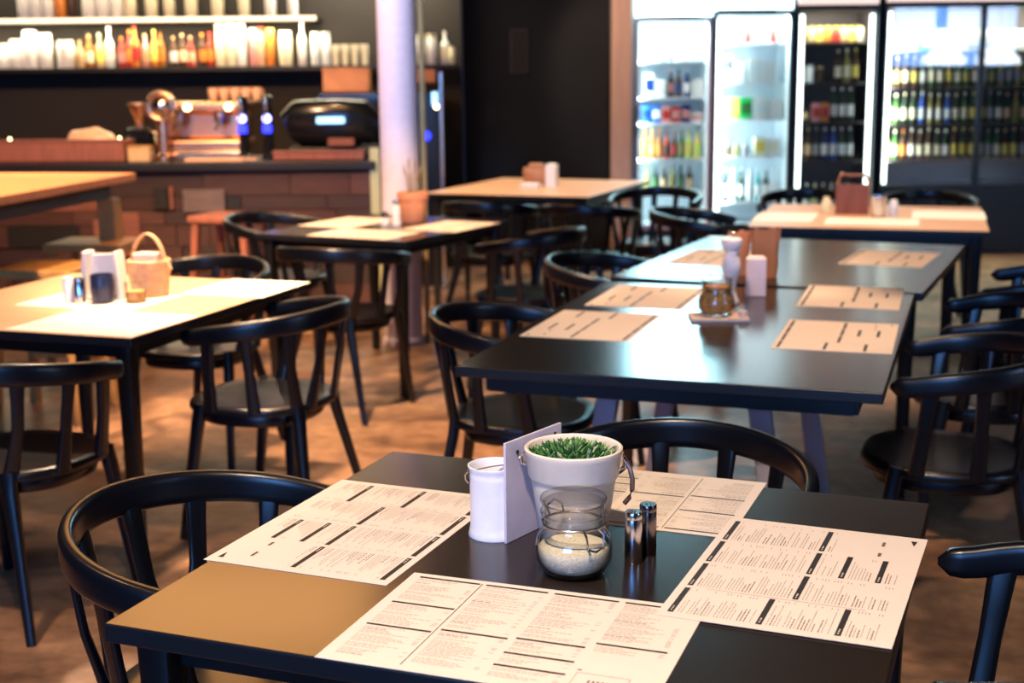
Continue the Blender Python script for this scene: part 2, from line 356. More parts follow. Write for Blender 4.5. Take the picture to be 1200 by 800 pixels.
# ------------------------------------------------------------------ menus
ORD += ['fortieth'] + ['forty-' + s for s in ORD[:9]]
MW, MD = .450, .320
def menu_mesh(style, detail=2):
    """long side along x, reader at -y. origin at centre, z=0 bottom"""
    rnd = random.Random(style * 10 + detail)
    bm = B(); box(bm, -MW / 2, MW / 2, -MD / 2, MD / 2, 0, .0006)
    def q(x0, x1, y0, y1, mi, z=.0009):
        vs = [bm.verts.new(p) for p in ((x0, y0, z), (x1, y0, z), (x1, y1, z), (x0, y1, z))]
        f = bm.faces.new(vs); f.material_index = mi
    L, T = -MW / 2 + .012, MD / 2 - .012
    cw = (MW - .024) / 4
    Hh = MD - .024
    if style == 1:
        bars = {0: [.0, .34, .62], 1: [.0, .58], 2: [.0, .56, .72, .85], 3: [.0, .50]}; bt = .0052
    else:
        bars = {0: [.0, .42, .78], 1: [.0, .52], 2: [.0, .52, .68, .86], 3: [.0, .52]}; bt = .0085
    for ci in range(4):
        x0 = L + ci * cw + .004; x1 = x0 + cw - .010
        bs = bars[ci]
        for k, b in enumerate(bs):
            yb = T - b * Hh
            bw = x1 if style == 1 else x1
            q(x0, bw if not (style == 1 and ci == 3 and k == 0) else x0 + (x1 - x0) * .6, yb - bt, yb, 1)
            if detail == 2 and style == 2:
                for xx in (x0 + .006, x0 + .013, x0 + .019): q(xx, xx + .004, yb - bt * .62, yb - bt * .38, 0, .0012)
            yend = T - (bs[k + 1] if k + 1 < len(bs) else .99) * Hh
            if ci == 3 and k == len(bs) - 1: yend += .11
            if detail == 2:
                y = yb - bt - .0055
                while y > yend + .007:
                    kind = rnd.random()
                    dark = kind < (.28 if style == 2 else .08)
                    ln = rnd.uniform(.35, .8) * (x1 - x0) if not dark else rnd.uniform(.25, .5) * (x1 - x0)
                    x = x0 + .002
                    while x < x0 + ln:
                        wl = rnd.uniform(.003, .010)
                        q(x, min(x + wl, x1), y - (.0015 if dark else .0009), y, 3 if dark else 2); x += wl + .0018
                    if rnd.random() < .45: q(x1 - .009, x1 - .002, y - .0009, y, 2)
                    y -= .0048 if rnd.random() < .8 else .0085
            elif detail == 1:
                y = yb - bt - .012
    if style == 1: q(L + cw - .0032, L + cw - .0018, -MD / 2 + .014, T, 1 if detail == 2 else 3)
    else:
        q(L + .0, L + cw * 1, 0, 0, 2) if False else None
        for ci in (1,): q(L + ci * cw - .0018, L + ci * cw - .0010, -MD / 2 + .05, T - .03, 3)
        # small triangular mark in the lower corner
        xr = MW / 2 - .012; yb = -MD / 2 + .014
        f = bm.faces.new([bm.verts.new(p) for p in ((xr - .030, yb + .003, .0009), (xr - .006, yb, .0009), (xr - .006, yb + .010, .0009))]); f.material_index = 1
        xs = L + 3 * cw
        for (a, b_, c_, d_) in [(.012, .028, .046, .051), (.060, .080, .046, .051)]: q(xs + a, xs + b_, yb + c_, yb + d_, 3)
    if style == 1:
        xs = L + 3 * cw + .006; yb = -MD / 2 + .02
        for (a, b_, c_, d_) in [(0, .07, 0, .0008), (0, .07, .045, .0458), (0, .0008, 0, .045), (.0692, .07, 0, .045)]: q(xs + a, xs + b_, yb + c_, yb + d_, 2)
        for k in range(5): q(xs + .02 + k * .006, xs + .023 + k * .006, yb + .02, yb + .027, 3)
        q(xs - .002, xs + .004, yb + .052, yb + .055, 1)
    me = bpy.data.meshes.new('menu'); bm.to_mesh(me); bm.free()
    for k in ('paper', 'ink', 'text', 'text_dark'): me.materials.append(M[k])
    return me
MM = {(s, d): menu_mesh(s, d) for s in (1, 2) for d in (1, 2)}
def menu(x, y, rz, style, detail, label, z=.7402, group='printed paper menus on the nearest table', tilt=0):
    o = bpy.data.objects.new('paper_menu', MM[(style, detail)]); C.objects.link(o)
    o.location = (x, y, z); o.rotation_euler = (tilt, 0, rz)
    return tag(o, label, 'menu', group)
menu(.0046, 1.7215, -.3502, 1, 2, 'printed menu at the front edge of the nearest table, header bars facing the centre')
menu(-.2556, 2.1651, -.3792 - PI / 2, 2, 2, 'printed menu on the left side of the nearest table, beside the left chair')
menu(.4301, 1.9205, -.3949 + PI / 2, 2, 2, 'densely printed menu on the right side of the nearest table, right of shakers', z=.7416)
menu(.1977, 2.3187, -.3724 + PI, 1, 2, 'printed menu behind the white plant pot on the nearest table')
G2 = 'printed paper menus on the long black table'
menu(.245, 3.989, R(-19) - PI / 2, 2, 1, 'menu on the left front of the long black table, left of the card with jar', group=G2)
menu(.46, 4.50, R(-19) - PI / 2, 2, 1, 'menu on the left rear of the long black table, level with the glass jar', group=G2)
menu(.927, 3.780, R(-18) + PI / 2, 2, 1, 'menu at the right front corner of the long black table', group=G2)
menu(1.135, 4.45, R(-18) + PI / 2, 2, 1, 'menu at the right rear of the long black table, behind another menu', group=G2)
menu(1.52, 5.38, R(-26) + PI / 2, 2, 1, 'menu on the right of the black table before the fridge-side wooden table', group=G2)
menu(.85, 5.45, R(-24) - PI / 2, 2, 1, 'menu left of the pepper mill on the far end of the black table row', group=G2)
G5 = 'paper menus on the column-side table'
menu(-.70, 6.42, R(-28), 1, 1, 'menu at the front edge of the small black table by the column', group=G5)
menu(-.83, 6.94, R(-28) - PI / 2, 2, 1, 'menu at the left rear of the small black table by the column', group=G5)
menu(-.30, 6.70, R(-28) + PI / 2, 2, 1, 'menu right of the terracotta pot on the small black table', group=G5, z=.7416)
# blank white mats on the left wooden table
def mat_sheet(x, y, rz, w, d, label, group):
    bm = B(); box(bm, -w / 2, w / 2, -d / 2, d / 2, 0, .0008); o = obj('paper_placemat', bm, 'paper_edge', None, False)
    o.location = (x, y, .7402); o.rotation_euler = (0, 0, rz); tag(o, label, 'placemat', group)
G4 = 'white paper placemats on the left wooden table'
mat_sheet(-1.40, 4.54, R(-18.75), .45, .32, 'white placemat under the condiments at the middle of the left wooden table', G4)
mat_sheet(-1.262, 4.116, R(-18.75), .45, .36, 'white placemat at the near corner of the left wooden table', G4)
mat_sheet(-.945, 4.78, R(-18.75), .32, .36, 'white placemat at the right rear corner of the left wooden table', G4)
G7 = 'white paper placemats on the fridge-side table'
mat_sheet(2.27, 7.0, R(-17), .36, .42, 'white placemat at the right end of the fridge-side wooden table', G7)
mat_sheet(1.80, 6.72, R(-17), .45, .32, 'white placemat in front of the brown caddy on the fridge-side wooden table', G7)
mat_sheet(1.42, 6.98, R(-17), .30, .42, 'white placemat at the left end of the fridge-side wooden table', G7)

# ------------------------------------------------------------------ chairs (facing local +x)
def make_chair():
    t = thing('armchair', '', 'chair', (0, 0, 0), 0, 'black curved-back armchairs')
    r = .278
    # seat: rounded trapezoid shell
    bm = B(); n = 48; rings = []
    def outline(sc, z):
        out = []
        for i in range(n):
            th = 2 * PI * i / n; cx, sy = math.cos(th), math.sin(th)
            x = math.copysign(abs(cx) ** .82, cx) * .228 + .005; y = math.copysign(abs(sy) ** .82, sy) * (.232 + .012 * cx)
            out.append(bm.verts.new((x * sc, y * sc, z)))
        return out
    for sc, z in [(.92, .418), (.985, .422), (1, .432), (.99, .444), (.965, .449), (.8, .444), (.5, .438), (.2, .436)]: rings.append(outline(sc, z))
    for a, b in zip(rings[:-1], rings[1:]):
        for i in range(n): bm.faces.new((a[i], a[(i + 1) % n], b[(i + 1) % n], b[i]))
    bm.faces.new(rings[0]); bm.faces.new(rings[-1])
    obj('seat', bm, 'chair_black', t)
    bm = B(); pts = []
    for i in range(32):
        th = 2 * PI * i / 32; pts.append((math.copysign(abs(math.cos(th)) ** .8, math.cos(th)) * .18 + .01, math.copysign(abs(math.sin(th)) ** .8, math.sin(th)) * .185, .400))
    sweep(bm, pts, (.020, .010), (0, 0, 1), 8, 4, closed=True); obj('seat_frame', bm, 'chair_black', t)
    # curved top rail, dropping towards the arm tips
    def railp(s):   # s in -1..1, 0 = middle of the back
        a = abs(s); sg = 1 if s >= 0 else -1
        if a <= .78: ph = a / .78 * R(98); x = -r * math.cos(ph); y = r * math.sin(ph)
        else:
            k = (a - .78) / .22; x = -r * math.cos(R(98)) + k * .105; y = r * math.sin(R(98)) - k * .012
        z = .735 - .055 * min(1, (a / .9)) ** 1.6
        return Vector((x, sg * y, z))
    bm = B(); pts = []; secs = []; N = 49
    for i in range(N):
        s = -1 + 2 * i / (N - 1); a = abs(s)
        hz = .032 - .007 * a ** 2; th = .0120 + .004 * a
        if a > .93: k = math.sqrt(max(.06, 1 - ((a - .93) / .07) ** 2)); hz *= k; th *= k
        pts.append(railp(s)); secs.append((hz, th))
    sweep(bm, pts, secs, (0, 0, 1), 16, 3.4); obj('top_rail', bm, 'chair_black', t)
    # splats, in pairs that merge at each rear leg
    for sg in (-1, 1):
        for s_, ph in ((.12, 20), (.34, 33), (.57, 68)):
            top = railp(sg * s_); bot = Vector((-.222 * math.cos(R(ph)), sg * .232 * math.sin(R(ph)), .435))
            tan = (railp(sg * s_ + .02) - railp(sg * s_ - .02)).normalized()
            bm = B(); mid = top.lerp(bot, .5) + Vector((0, 0, 0))
            if ph == 20: mid.y -= sg * .010
            if ph == 33: mid.y += sg * .014
            sweep(bm, [top, top.lerp(mid, .5), mid, mid.lerp(bot, .5), bot], [(.021, .008), (.0175, .008), (.0165, .008), (.018, .009), (.022, .011)], tan, 12, 4)
            obj('splat', bm, 'chair_black', t)
        bm = B()
        top = railp(sg * .78); k = Vector((.070, sg * .226, .44)); 
        sweep(bm, [top, top.lerp(k, .5) + Vector((.0, sg * .004, 0)), k], [(.024, .010), (.019, .011), (.021, .014)], (1, 0, 0), 12, 4)
        obj('arm_post', bm, 'chair_black', t)
        bm = B(); sweep(bm, [(.120, sg * .205, .45), (.128, sg * .210, .40), (.190, sg * .238, .0)], [(.020, .016), (.021, .017), (.012, .012)], (1, 0, 0), 12, 4); obj('leg', bm, 'chair_black', t)
        bm = B(); sweep(bm, [(-.186, sg * .120, .45), (-.192, sg * .126, .39), (-.262, sg * .215, .0)], [(.026, .018), (.020, .017), (.012, .012)], (.3, sg * 1, 0), 12, 4); obj('leg', bm, 'chair_black', t)
    return t
chair0 = make_chair()
EX = R(-20)
CH = [
 (-.475, 2.21, EX, 'black armchair at the left side of the nearest table, facing right'),
 (.29, 2.50, EX - PI / 2, 'black armchair behind the nearest table, facing the camera, with blue sheen on rail'),
 (.75, 1.84, EX + PI, 'black armchair at the right side of the nearest table, cut by the frame'),
 (-.15, 1.40, EX + PI / 2, 'black armchair under the front edge of the nearest table, almost out of view'),
 (.03, 4.12, EX + R(8), 'black armchair at the left side of the long black table'),
 (-.82, 4.38, EX + PI, 'black armchair at the right side of the left wooden table, its back towards centre'),
 (-1.24, 5.26, EX - PI / 2, 'black armchair behind the left wooden table'),
 (-1.40, 3.70, EX + PI / 2, 'black armchair in front of the left wooden table, at the left frame edge'),
 (-.75, 5.97, EX + PI / 2, 'black armchair in front of the small table with the terracotta pot'),
 (-1.22, 7.12, R(-28), 'black armchair at the left of the small table with the terracotta pot'),
 (.07, 6.45, R(-28) + PI, 'black armchair at the right of the small table with the terracotta pot'),
 (.90, 8.42, R(-110), 'black armchair by the wooden pillar with pale light on its seat'),
 (1.03, 7.22, R(-17), 'black armchair at the left end of the fridge-side wooden table'),
 (.42, 5.32, R(-24), 'black armchair left of the farther black table in the row'),
 (1.78, 8.15, R(-107), 'black armchair behind the fridge-side wooden table, left of its pair'),
 (2.45, 7.95, R(-107), 'black armchair behind the fridge-side wooden table, right of its pair'),
 (1.20, 3.60, EX + PI, 'black armchair at the right side of the long black table'),
 (1.93, 5.02, R(-24) + PI, 'black armchair at the right side of the farther black table in the row'),
 (-.12, 8.0, R(68), 'black armchair at the front left of the table before the black wall'),
 (.45, 7.75, R(68), 'black armchair at the front right of the table before the black wall'),
 (1.55, 4.32, R(-19) + PI, 'black armchair at the right rear corner of the long black table'),
]
for i, (x, y, rz, lab) in enumerate(CH):
    if i == 0: chair0.location = (x, y, 0); chair0.rotation_euler = (0, 0, rz); chair0['label'] = lab
    else: dup(chair0, (x, y, 0), rz, lab)

# ------------------------------------------------------------------ things on the nearest table
ZT = .7402
# white enamel bucket
t = thing('enamel_bucket', 'small white enamel bucket beside the upright card on the nearest table', 'bucket', (-.031, 2.123, ZT), R(160))
bm = B(); lathe(bm, [(.001, 0), (.0435, 0), (.0440, .002), (.0420, .010), (.0405, .020), (.0405, .098), (.0410, .101), (.0405, .104), (.0415, .112), (.0435, .1165), (.0435, .1185), (.0415, .119), (.0395, .112), (.039, .01), (.001, .006)], 48, cap=False)
obj('body', bm, 'white_enamel', t)
for k, a in enumerate((R(20), R(200))):
    bm = B(); x, y = .0445 * math.cos(a), .0445 * math.sin(a)
    sweep(bm, [(x * .96, y * .96, .088), (x * 1.06, y * 1.06, .094), (x * 1.08, y * 1.08, .102), (x * .96, y * .96, .108)], (.006, .0012), (-math.sin(a), math.cos(a), 0), 8, 4); obj('handle_ear', bm, 'steel', t)
bm = B(); tube(bm, [(.046 * math.cos(R(20) + PI * i / 16), .046 * math.sin(R(20) - PI * i / 16) * 1.0, .1035 + .004 * math.sin(PI * i / 16)) for i in range(17)], .0011, 6); obj('handle', bm, 'wire', t)
# upright card
c = thing('card_holder', 'upright pale lilac card with two holes standing beside the white bucket', 'card', (-.014, 2.074, ZT), R(54.1))
bm = B(); box(bm, 0, .160, -.0022, .0022, 0, .167, .0008)
obj('card_panel', bm, 'board', c)
for xx, zz in ((.032, .146), (.140, .152)):
    bm = B(); lathe(bm, [(.001, -.0034), (.0035, -.0034), (.0035, .0034), (.001, .0034)], 16, cap=False); bmesh.ops.rotate(bm, verts=bm.verts, cent=(0, 0, 0), matrix=Matrix.Rotation(PI / 2, 3, 'X')); bmesh.ops.translate(bm, verts=bm.verts, vec=(xx, 0, zz))
    obj('hole_eyelet', bm, 'ink', c)
# plant pot
p = thing('plant_pot', 'white rimmed pot of short green succulents with wire handle on the nearest table', 'potted plant', (.096, 2.078, ZT), 0)
bm = B(); lathe(bm, [(.001, 0), (.050, 0), (.052, .003), (.068, .110), (.0705, .112), (.0725, .116), (.0765, .150), (.0785, .154), (.0785, .159), (.076, .161), (.0725, .159), (.069, .150), (.066, .120), (.001, .118)], 64, cap=False)
obj('pot', bm, 'white_pot', p)
bm = B(); lathe(bm, [(.001, .139), (.030, .140), (.060, .138), (.0685, .136)], 32, cap=False); obj('soil', bm, 'soil', p)
bm = B(); rnd = random.Random(3)
for i in range(520):
    rr = .062 * math.sqrt(rnd.random()); a = rnd.random() * 2 * PI; x, y = rr * math.cos(a), rr * math.sin(a)
    ln = rnd.uniform(.008, .017); an = a + rnd.uniform(-1.2, 1.2); le = rnd.uniform(.2, .85)
    dx, dy = math.cos(an) * le * ln, math.sin(an) * le * ln; w = rnd.uniform(.0018, .0034)
    z0 = .140 + .008 * (1 - (rr / .066) ** 2)
    mi = 0 if rnd.random() < .5 else (1 if rnd.random() < .7 else 2)
    sweep(bm, [(x, y, z0), (x + dx * .35, y + dy * .35, z0 + ln * .55), (x + dx, y + dy, z0 + ln)], [(w, w * .7), (w * 1.1, w * .8), (w * .25, w * .25)], (math.cos(an + 1.5), math.sin(an + 1.5), 0), 5, 2, mi)
obj('succulent_leaves', bm, ['leaf', 'leaf2', 'leaf3'], p)
for a in (R(-12), R(168)):
    bm = B(); x, y = math.cos(a), math.sin(a)
    sweep(bm, [(x * .076, y * .076, .128), (x * .083, y * .083, .130), (x * .085, y * .085, .140), (x * .080, y * .080, .147)], (.008, .0013), (-y, x, 0), 8, 4); obj('handle_ear', bm, 'steel', p)
bm = B(); pts = []; a0 = R(-12)
for i in range(31):
    u = i / 30 * PI; d = .0865 * math.cos(u); k = math.sin(u)
    pts.append((d * math.cos(a0) + .0 + k * .088 * math.sin(-a0) * -1 * -.2, d * math.sin(a0) + k * .086, .138 - k * .062))
tube(bm, pts, .0024, 8); obj('handle', bm, 'rust_wire', p)
bm = B(); tube(bm, [(.0835, -.0178, .140), (.0885, -.022, .128), (.092, -.025, .112), (.0915, -.026, .096), (.087, -.025, .082), (.080, -.022, .072)], .0042, 8); obj('handle_grip', bm, 'rust_wire', p)

def clip_jar(name, label, x, y, s, fill, fillm, group=None, z=ZT):
    j = thing(name, label, 'jar', (x, y, z), R(-60), group)
    prof_o = [(.001, 0), (.036, 0), (.046, .006), (.0545, .022), (.0555, .040), (.052, .056), (.0470, .063), (.0440, .067), (.0432, .071), (.0436, .076), (.0465, .078), (.0472, .080), (.0466, .082), (.0442, .084), (.0442, .087), (.0470, .089), (.0478, .091), (.0470, .093), (.0448, .095), (.0448, .100), (.0440, .1045)]
    prof_i = [(.0415, .1045), (.0415, .088), (.0405, .070), (.0435, .063), (.0495, .054), (.0527, .040), (.0515, .023), (.0435, .009), (.034, .005), (.001, .005)]
    bm = B(); lathe(bm, [(a * s, b * s) for a, b in prof_o + prof_i], 56, cap=False); obj('glass_body', bm, 'glass', j)
    prof = [(.001, .0056), (.033, .0056), (.0428, .0096), (.0508, .0235), (.0520, .040)]
    top = .048 if fill > .5 else .040
    if fill > .5: prof = prof[:4] + [(.0525, .040), (.0490, .054), (.0425, .063)]; tail = [(.0400, .070), (.0395, .086), (.030, .090), (.001, .091)]
    else: prof = prof[:4]; tail = [(.0515, top - .004), (.049, top), (.030, top + .004), (.014, top + .006), (.001, top + .005)]
    bm = B(); lathe(bm, [(a * s, b * s) for a, b in prof + tail], 40, cap=False); obj('contents', bm, fillm, j)
    # wire bail round the neck with its clamp
    bm = B(); tube(bm, [(.0450 * s * math.cos(a), .0450 * s * math.sin(a), .0745 * s) for a in [2 * PI * i / 40 for i in range(40)]], .0018 * s, 8, closed=True)
    tube(bm, [(.046 * s, -.012 * s, .074 * s), (.055 * s, -.014 * s, .070 * s), (.058 * s, -.013 * s, .052 * s), (.058 * s, 0, .047 * s), (.058 * s, .013 * s, .052 * s), (.055 * s, .014 * s, .070 * s), (.046 * s, .012 * s, .074 * s)], .0018 * s, 8)
    tube(bm, [(-.045 * s, -.012 * s, .075 * s), (-.052 * s, -.013 * s, .086 * s), (-.052 * s, 0, .094 * s), (-.052 * s, .013 * s, .086 * s), (-.045 * s, .012 * s, .075 * s)], .0018 * s, 8)
    obj('wire_clamp', bm, 'wire', j)
    bm = B(); lathe(bm, [(.0415 * s, .1045 * s), (.0465 * s, .1045 * s), (.0478 * s, .107 * s), (.0478 * s, .111 * s), (.046 * s, .1135 * s), (.030 * s, .1140 * s), (.001, .1135 * s), (.001, .1105 * s), (.030 * s, .110 * s), (.040 * s, .108 * s)], 48, cap=False); obj('glass_lid', bm, 'glass', j)
    return j
clip_jar('clip_jar', 'glass clip-top jar half full of pale grains at the centre of the nearest table', .090, 1.948, 1.06, .4, 'sand')
def shaker(x, y, label, m, h=.082, r=.0135, z=ZT, group=None):
    t = thing('shaker', label, 'shaker', (x, y, z), 0, group)
    bm = B(); lathe(bm, [(.001, 0), (r * .94, 0), (r, .0015), (r, h - .012), (r * .985, h - .0115), (r * .985, h - .011), (r, h - .0105)], 32, cap=False); obj('body', bm, m, t)
    bm = B(); lathe(bm, [(r, h - .0105), (r, h - .002), (r * .93, h), (.001, h)], 32, cap=False); obj('cap', bm, m, t)
    bm = B()
    for i in range(3): lathe(bm, [(.0003, h + .0001), (.0012, h + .0003)], 8, c=(.004 * math.cos(i * 2.1), .004 * math.sin(i * 2.1), 0), cap=True)
    obj('pour_holes', bm, 'ink', t)
    return t
GS = 'steel shakers on the nearest table'
shaker(.184, 1.986, 'polished steel shaker in front, left one of the pair on the nearest table', 'steel', group=GS)
shaker(.210, 2.022, 'darker steel shaker standing behind the other on the nearest table', 'steel_dark', group=GS)

# ------------------------------------------------------------------ things on the long black table
c = thing('card_tray', 'small pale card tray under the glass jar on the long black table', 'tray', (.632, 4.07, ZT), R(-2))
bm = B(); box(bm, -.088, .088, -.06, .06, 0, .010, .002); obj('tray_body', bm, ['card', ], c)
bm = B(); lathe(bm, [(.001, 0), (.012, 0), (.014, .008), (.012, .018), (.001, .020)], 20, c=(.072, -.02, .010), cap=False); obj('round_knob', bm, 'card', c)
clip_jar('clip_jar', 'glass clip-top jar of brown grains standing on the card tray', .628, 4.09, 1.02, .8, 'shells', z=ZT + .0101)
t = thing('pepper_mill', 'tall white turned pepper mill on the long black table', 'pepper mill', (.716, 4.36, ZT), 0)
bm = B(); lathe(bm, [(.001, 0), (.027, 0), (.028, .008), (.020, .022), (.015, .045), (.017, .065), (.026, .095), (.031, .120), (.027, .148), (.021, .160)], 32, cap=False); obj('body', bm, 'white_enamel', t)
bm = B(); lathe(bm, [(.021, .160), (.024, .163), (.021, .168), (.028, .180), (.035, .196), (.033, .208), (.026, .214), (.001, .216)], 32, cap=False); obj('mill_head', bm, 'white_enamel', t)
bm = B(); lathe(bm, [(.003, .214), (.003, .220), (.008, .224), (.008, .231), (.004, .235), (.001, .236)], 16, cap=False); obj('knob', bm, 'chrome', t)
t = thing('napkin_box', 'white upright napkin box right of the pepper mill', 'box', (.822, 4.50, ZT), R(-10))
bm = B(); box(bm, -.034, .034, -.03, .03, 0, .128, .003); obj('box_body', bm, 'board', t)
bm = B(); box(bm, -.026, .026, -.018, .018, .124, .134, .002); obj('napkins', bm, 'white', t)
def bag(x, y, w, h, m, label, rz=0, z=ZT, cat='bag', group=None):
    t = thing('paper_bag', label, cat, (x, y, z), rz, group)
    bm = B(); n = 24; rings = []
    for k in range(7):
        f = k / 6; s = 1 - .18 * (1 - f)
        rings.append([bm.verts.new((s * w / 2 * math.copysign(abs(math.cos(2 * PI * i / n)) ** .6, math.cos(2 * PI * i / n)) + .004 * math.sin(i * 2.3 + k), s * w * .35 * math.copysign(abs(math.sin(2 * PI * i / n)) ** .6, math.sin(2 * PI * i / n)), f * h + (.006 * math.sin(i * 1.7) if k == 6 else 0))) for i in range(n)])
    for a, b in zip(rings[:-1], rings[1:]):
        for i in range(n): bm.faces.new((a[i], a[(i + 1) % n], b[(i + 1) % n], b[i]))
    bm.faces.new(rings[0]); obj('bag_body', bm, m, t)
    bm = B(); box(bm, -w * .38, w * .38, -w * .2, w * .2, .01, h * .93, .003); obj('folded_napkins', bm, 'paper_bag', t)
    return t
bag(.93, 4.92, .105, .175, 'paper_bag', 'brown paper cutlery bag on the black table, right of its pair', R(-15))
bag(.845, 4.98, .08, .16, 'terracotta', 'orange paper cutlery bag on the black table behind the pepper mill', R(10))

# ------------------------------------------------------------------ things on the left wooden table
h = thing('caddy', 'white wooden condiment caddy holding menus on the left wooden table', 'caddy', (-1.385, 4.56, ZT), R(-8))
for sx in (-1, 1):
    bm = B(); sweep(bm, [(sx * .062, 0, 0), (sx * .058, .0, .10), (sx * .052, .0, .165)], (.010, .035), (1, 0, 0), 12, 5); obj('side_panel', bm, 'white', h)
bm = B(); box(bm, -.055, .055, .012, .024, .01, .155, .002); obj('back_panel', bm, 'white', h)
bm = B(); box(bm, -.058, .058, -.03, .03, .002, .012, .002); obj('base', bm, 'white', h)
t = thing('tumbler', 'navy blue tumbler in front of the white caddy', 'cup', (-1.372, 4.487, ZT), 0)
bm = B(); lathe(bm, [(.001, 0), (.032, 0), (.036, .004), (.040, .05), (.038, .095), (.036, .098), (.034, .094), (.034, .01), (.001, .008)], 32, cap=False); obj('cup_body', bm, 'cup_navy', t)
for i, (x, y, m, lab) in enumerate([(-1.492, 4.51, 'white_enamel', 'white shaker left of the blue tumbler'), (-1.452, 4.497, 'steel', 'steel shaker touching the white shaker beside the blue tumbler')]):
    shaker(x, y, lab, m, .085, .020, group='shakers on the left wooden table')
k = thing('basket', 'wicker basket with tall hooped handle right of the white caddy', 'basket', (-1.25, 4.63, ZT), R(-20))
bm = B()
prof = [(.001, 0), (.062, 0)] + [(.062 + .012 * (i / 14) + (.0022 if i % 2 else 0), .006 + i * .0085) for i in range(15)] + [(.070, .128), (.064, .12), (.056, .01), (.001, .008)]
lathe(bm, prof, 40, cap=False); obj('basket_body', bm, 'basket', k)
bm = B(); pts = [(.066 * math.cos(u), 0, .10 + .115 * math.sin(u)) for u in [PI * i / 24 for i in range(25)]]
sweep(bm, pts, (.010, .0035), (0, 1, 0), 8, 4); obj('handle', bm, 'wood_light', k)
bm = B(); tube(bm, [(.066, .0, .13), (.085, -.01, .122), (.105, -.02, .10)], .003, 6); obj('handle_peg', bm, 'wood_light', k)
bm = B(); box(bm, -.045, .045, -.03, .03, .09, .15, .004); obj('napkins', bm, 'paper', k)
t = thing('glass_votive', 'small glass candle jar in front of the wicker basket', 'jar', (-1.262, 4.49, ZT), 0)
bm = B(); lathe(bm, [(.001, 0), (.030, 0), (.034, .004), (.036, .07), (.034, .07), (.032, .006), (.001, .004)], 32, cap=False); obj('glass_body', bm, 'glass', t)
bm = B(); lathe(bm, [(.001, .005), (.030, .005), (.031, .04), (.001, .041)], 24, cap=False); obj('contents', bm, 'shells', t)

# ------------------------------------------------------------------ small table by the column
t = thing('terracotta_pot', 'terracotta pot with dry stalks on the small table by the column', 'potted plant', (-.50, 6.93, ZT), 0)
bm = B(); lathe(bm, [(.001, 0), (.056, 0), (.058, .003), (.073, .115), (.079, .117), (.082, .150), (.080, .153), (.074, .151), (.068, .12), (.001, .12)], 40, cap=False); obj('pot', bm, 'terracotta', t)
bm = B(); lathe(bm, [(.001, .132), (.068, .130)], 24, cap=False); obj('soil', bm, 'soil', t)
bm = B()
for i in range(9):
    a = i * 2.4; tube(bm, [(.02 * math.cos(a), .02 * math.sin(a), .125), (.03 * math.cos(a), .03 * math.sin(a), .22), (.05 * math.cos(a + .3), .05 * math.sin(a + .3), .27 + .02 * (i % 4))], .003, 5)
obj('stalks', bm, 'stalk', t)
t = thing('pepper_mill', 'short white mill left of the terracotta pot', 'pepper mill', (-.575, 6.80, ZT), 0)
bm = B(); lathe(bm, [(.001, 0), (.022, 0), (.023, .01), (.018, .05), (.021, .09), (.016, .100)], 24, cap=False); obj('body', bm, 'white_enamel', t)
bm = B(); lathe(bm, [(.016, .100), (.021, .112), (.018, .125), (.001, .128)], 24, cap=False); obj('mill_head', bm, 'steel', t)
t = thing('salt_pot', 'black and white salt pot at the left of the terracotta pot', 'shaker', (-.635, 6.83, ZT), 0)
bm = B(); lathe(bm, [(.001, 0), (.022, 0), (.024, .01), (.022, .035)], 24, cap=False); obj('body', bm, 'white_enamel', t)
bm = B(); lathe(bm, [(.022, .035), (.018, .05), (.012, .062), (.001, .066)], 24, cap=False); obj('cap', bm, 'black_gloss', t)

# ------------------------------------------------------------------ things on far tables
t = thing('basket', 'round brown basket on the table before the black wall', 'basket', (.178, 9.16, ZT), 0)
bm = B(); lathe(bm, [(.001, 0), (.075, 0), (.09, .03), (.092, .10), (.085, .12), (.08, .11), (.07, .01), (.001, .008)], 32, cap=False); obj('basket_body', bm, 'paper_bag', t)
bm = B(); box(bm, -.05, .05, -.04, .04, .04, .145, .01); obj('napkins', bm, 'paper_bag', t)
t = thing('napkin_box', 'white upright box right of the brown basket on the far table', 'box', (.275, 8.98, ZT), R(-20))
bm = B(); box(bm, -.035, .035, -.035, .035, 0, .15, .004); obj('box_body', bm, 'white', t)
bm = B(); box(bm, -.024, .024, -.02, .02, .147, .156, .002); obj('napkins', bm, 'paper', t)
t = thing('napkin_stack', 'low pile of white napkins beside the brown basket on the far table', 'napkins', (.135, 8.95, ZT), R(-20)); 
bm = B()
for q in range(5): box(bm, -.06, .06, -.05, .05, q * .006, q * .006 + .005, .001)
obj('napkin_sheets', bm, 'white', t)
t = thing('caddy', 'brown wooden caddy on the fridge-side table', 'caddy', (1.80, 7.12, ZT), R(-17))
bm = B(); box(bm, -.085, .085, -.06, .06, 0, .012, .002); box(bm, -.085, .085, -.06, -.05, .012, .15, .002); box(bm, -.085, .085, .05, .06, .012, .15, .002); obj('box_body', bm, 'wood_red', t)
for s in (-1, 1):
    bm = B(); sweep(bm, [(s * .08, 0, 0), (s * .08, 0, .16), (s * .06, 0, .21)], (.005, .055), (1, 0, 0), 8, 6); obj('side_panel', bm, 'wood_orange', t)
bm = B(); tube(bm, [(-.062, 0, .20), (.062, 0, .20)], .008, 10); obj('handle', bm, 'wood_red', t)
t = thing('tumbler', 'grey metal tumbler in front of the brown caddy on the fridge-side table', 'cup', (1.885, 6.93, ZT), 0)
bm = B(); lathe(bm, [(.001, 0), (.036, 0), (.044, .105), (.042, .106), (.034, .006), (.001, .005)], 28, cap=False); obj('cup_body', bm, 'steel', t)
t = thing('salt_pot', 'small white pot right of the grey tumbler on the fridge-side table', 'shaker', (1.965, 6.94, ZT), 0)
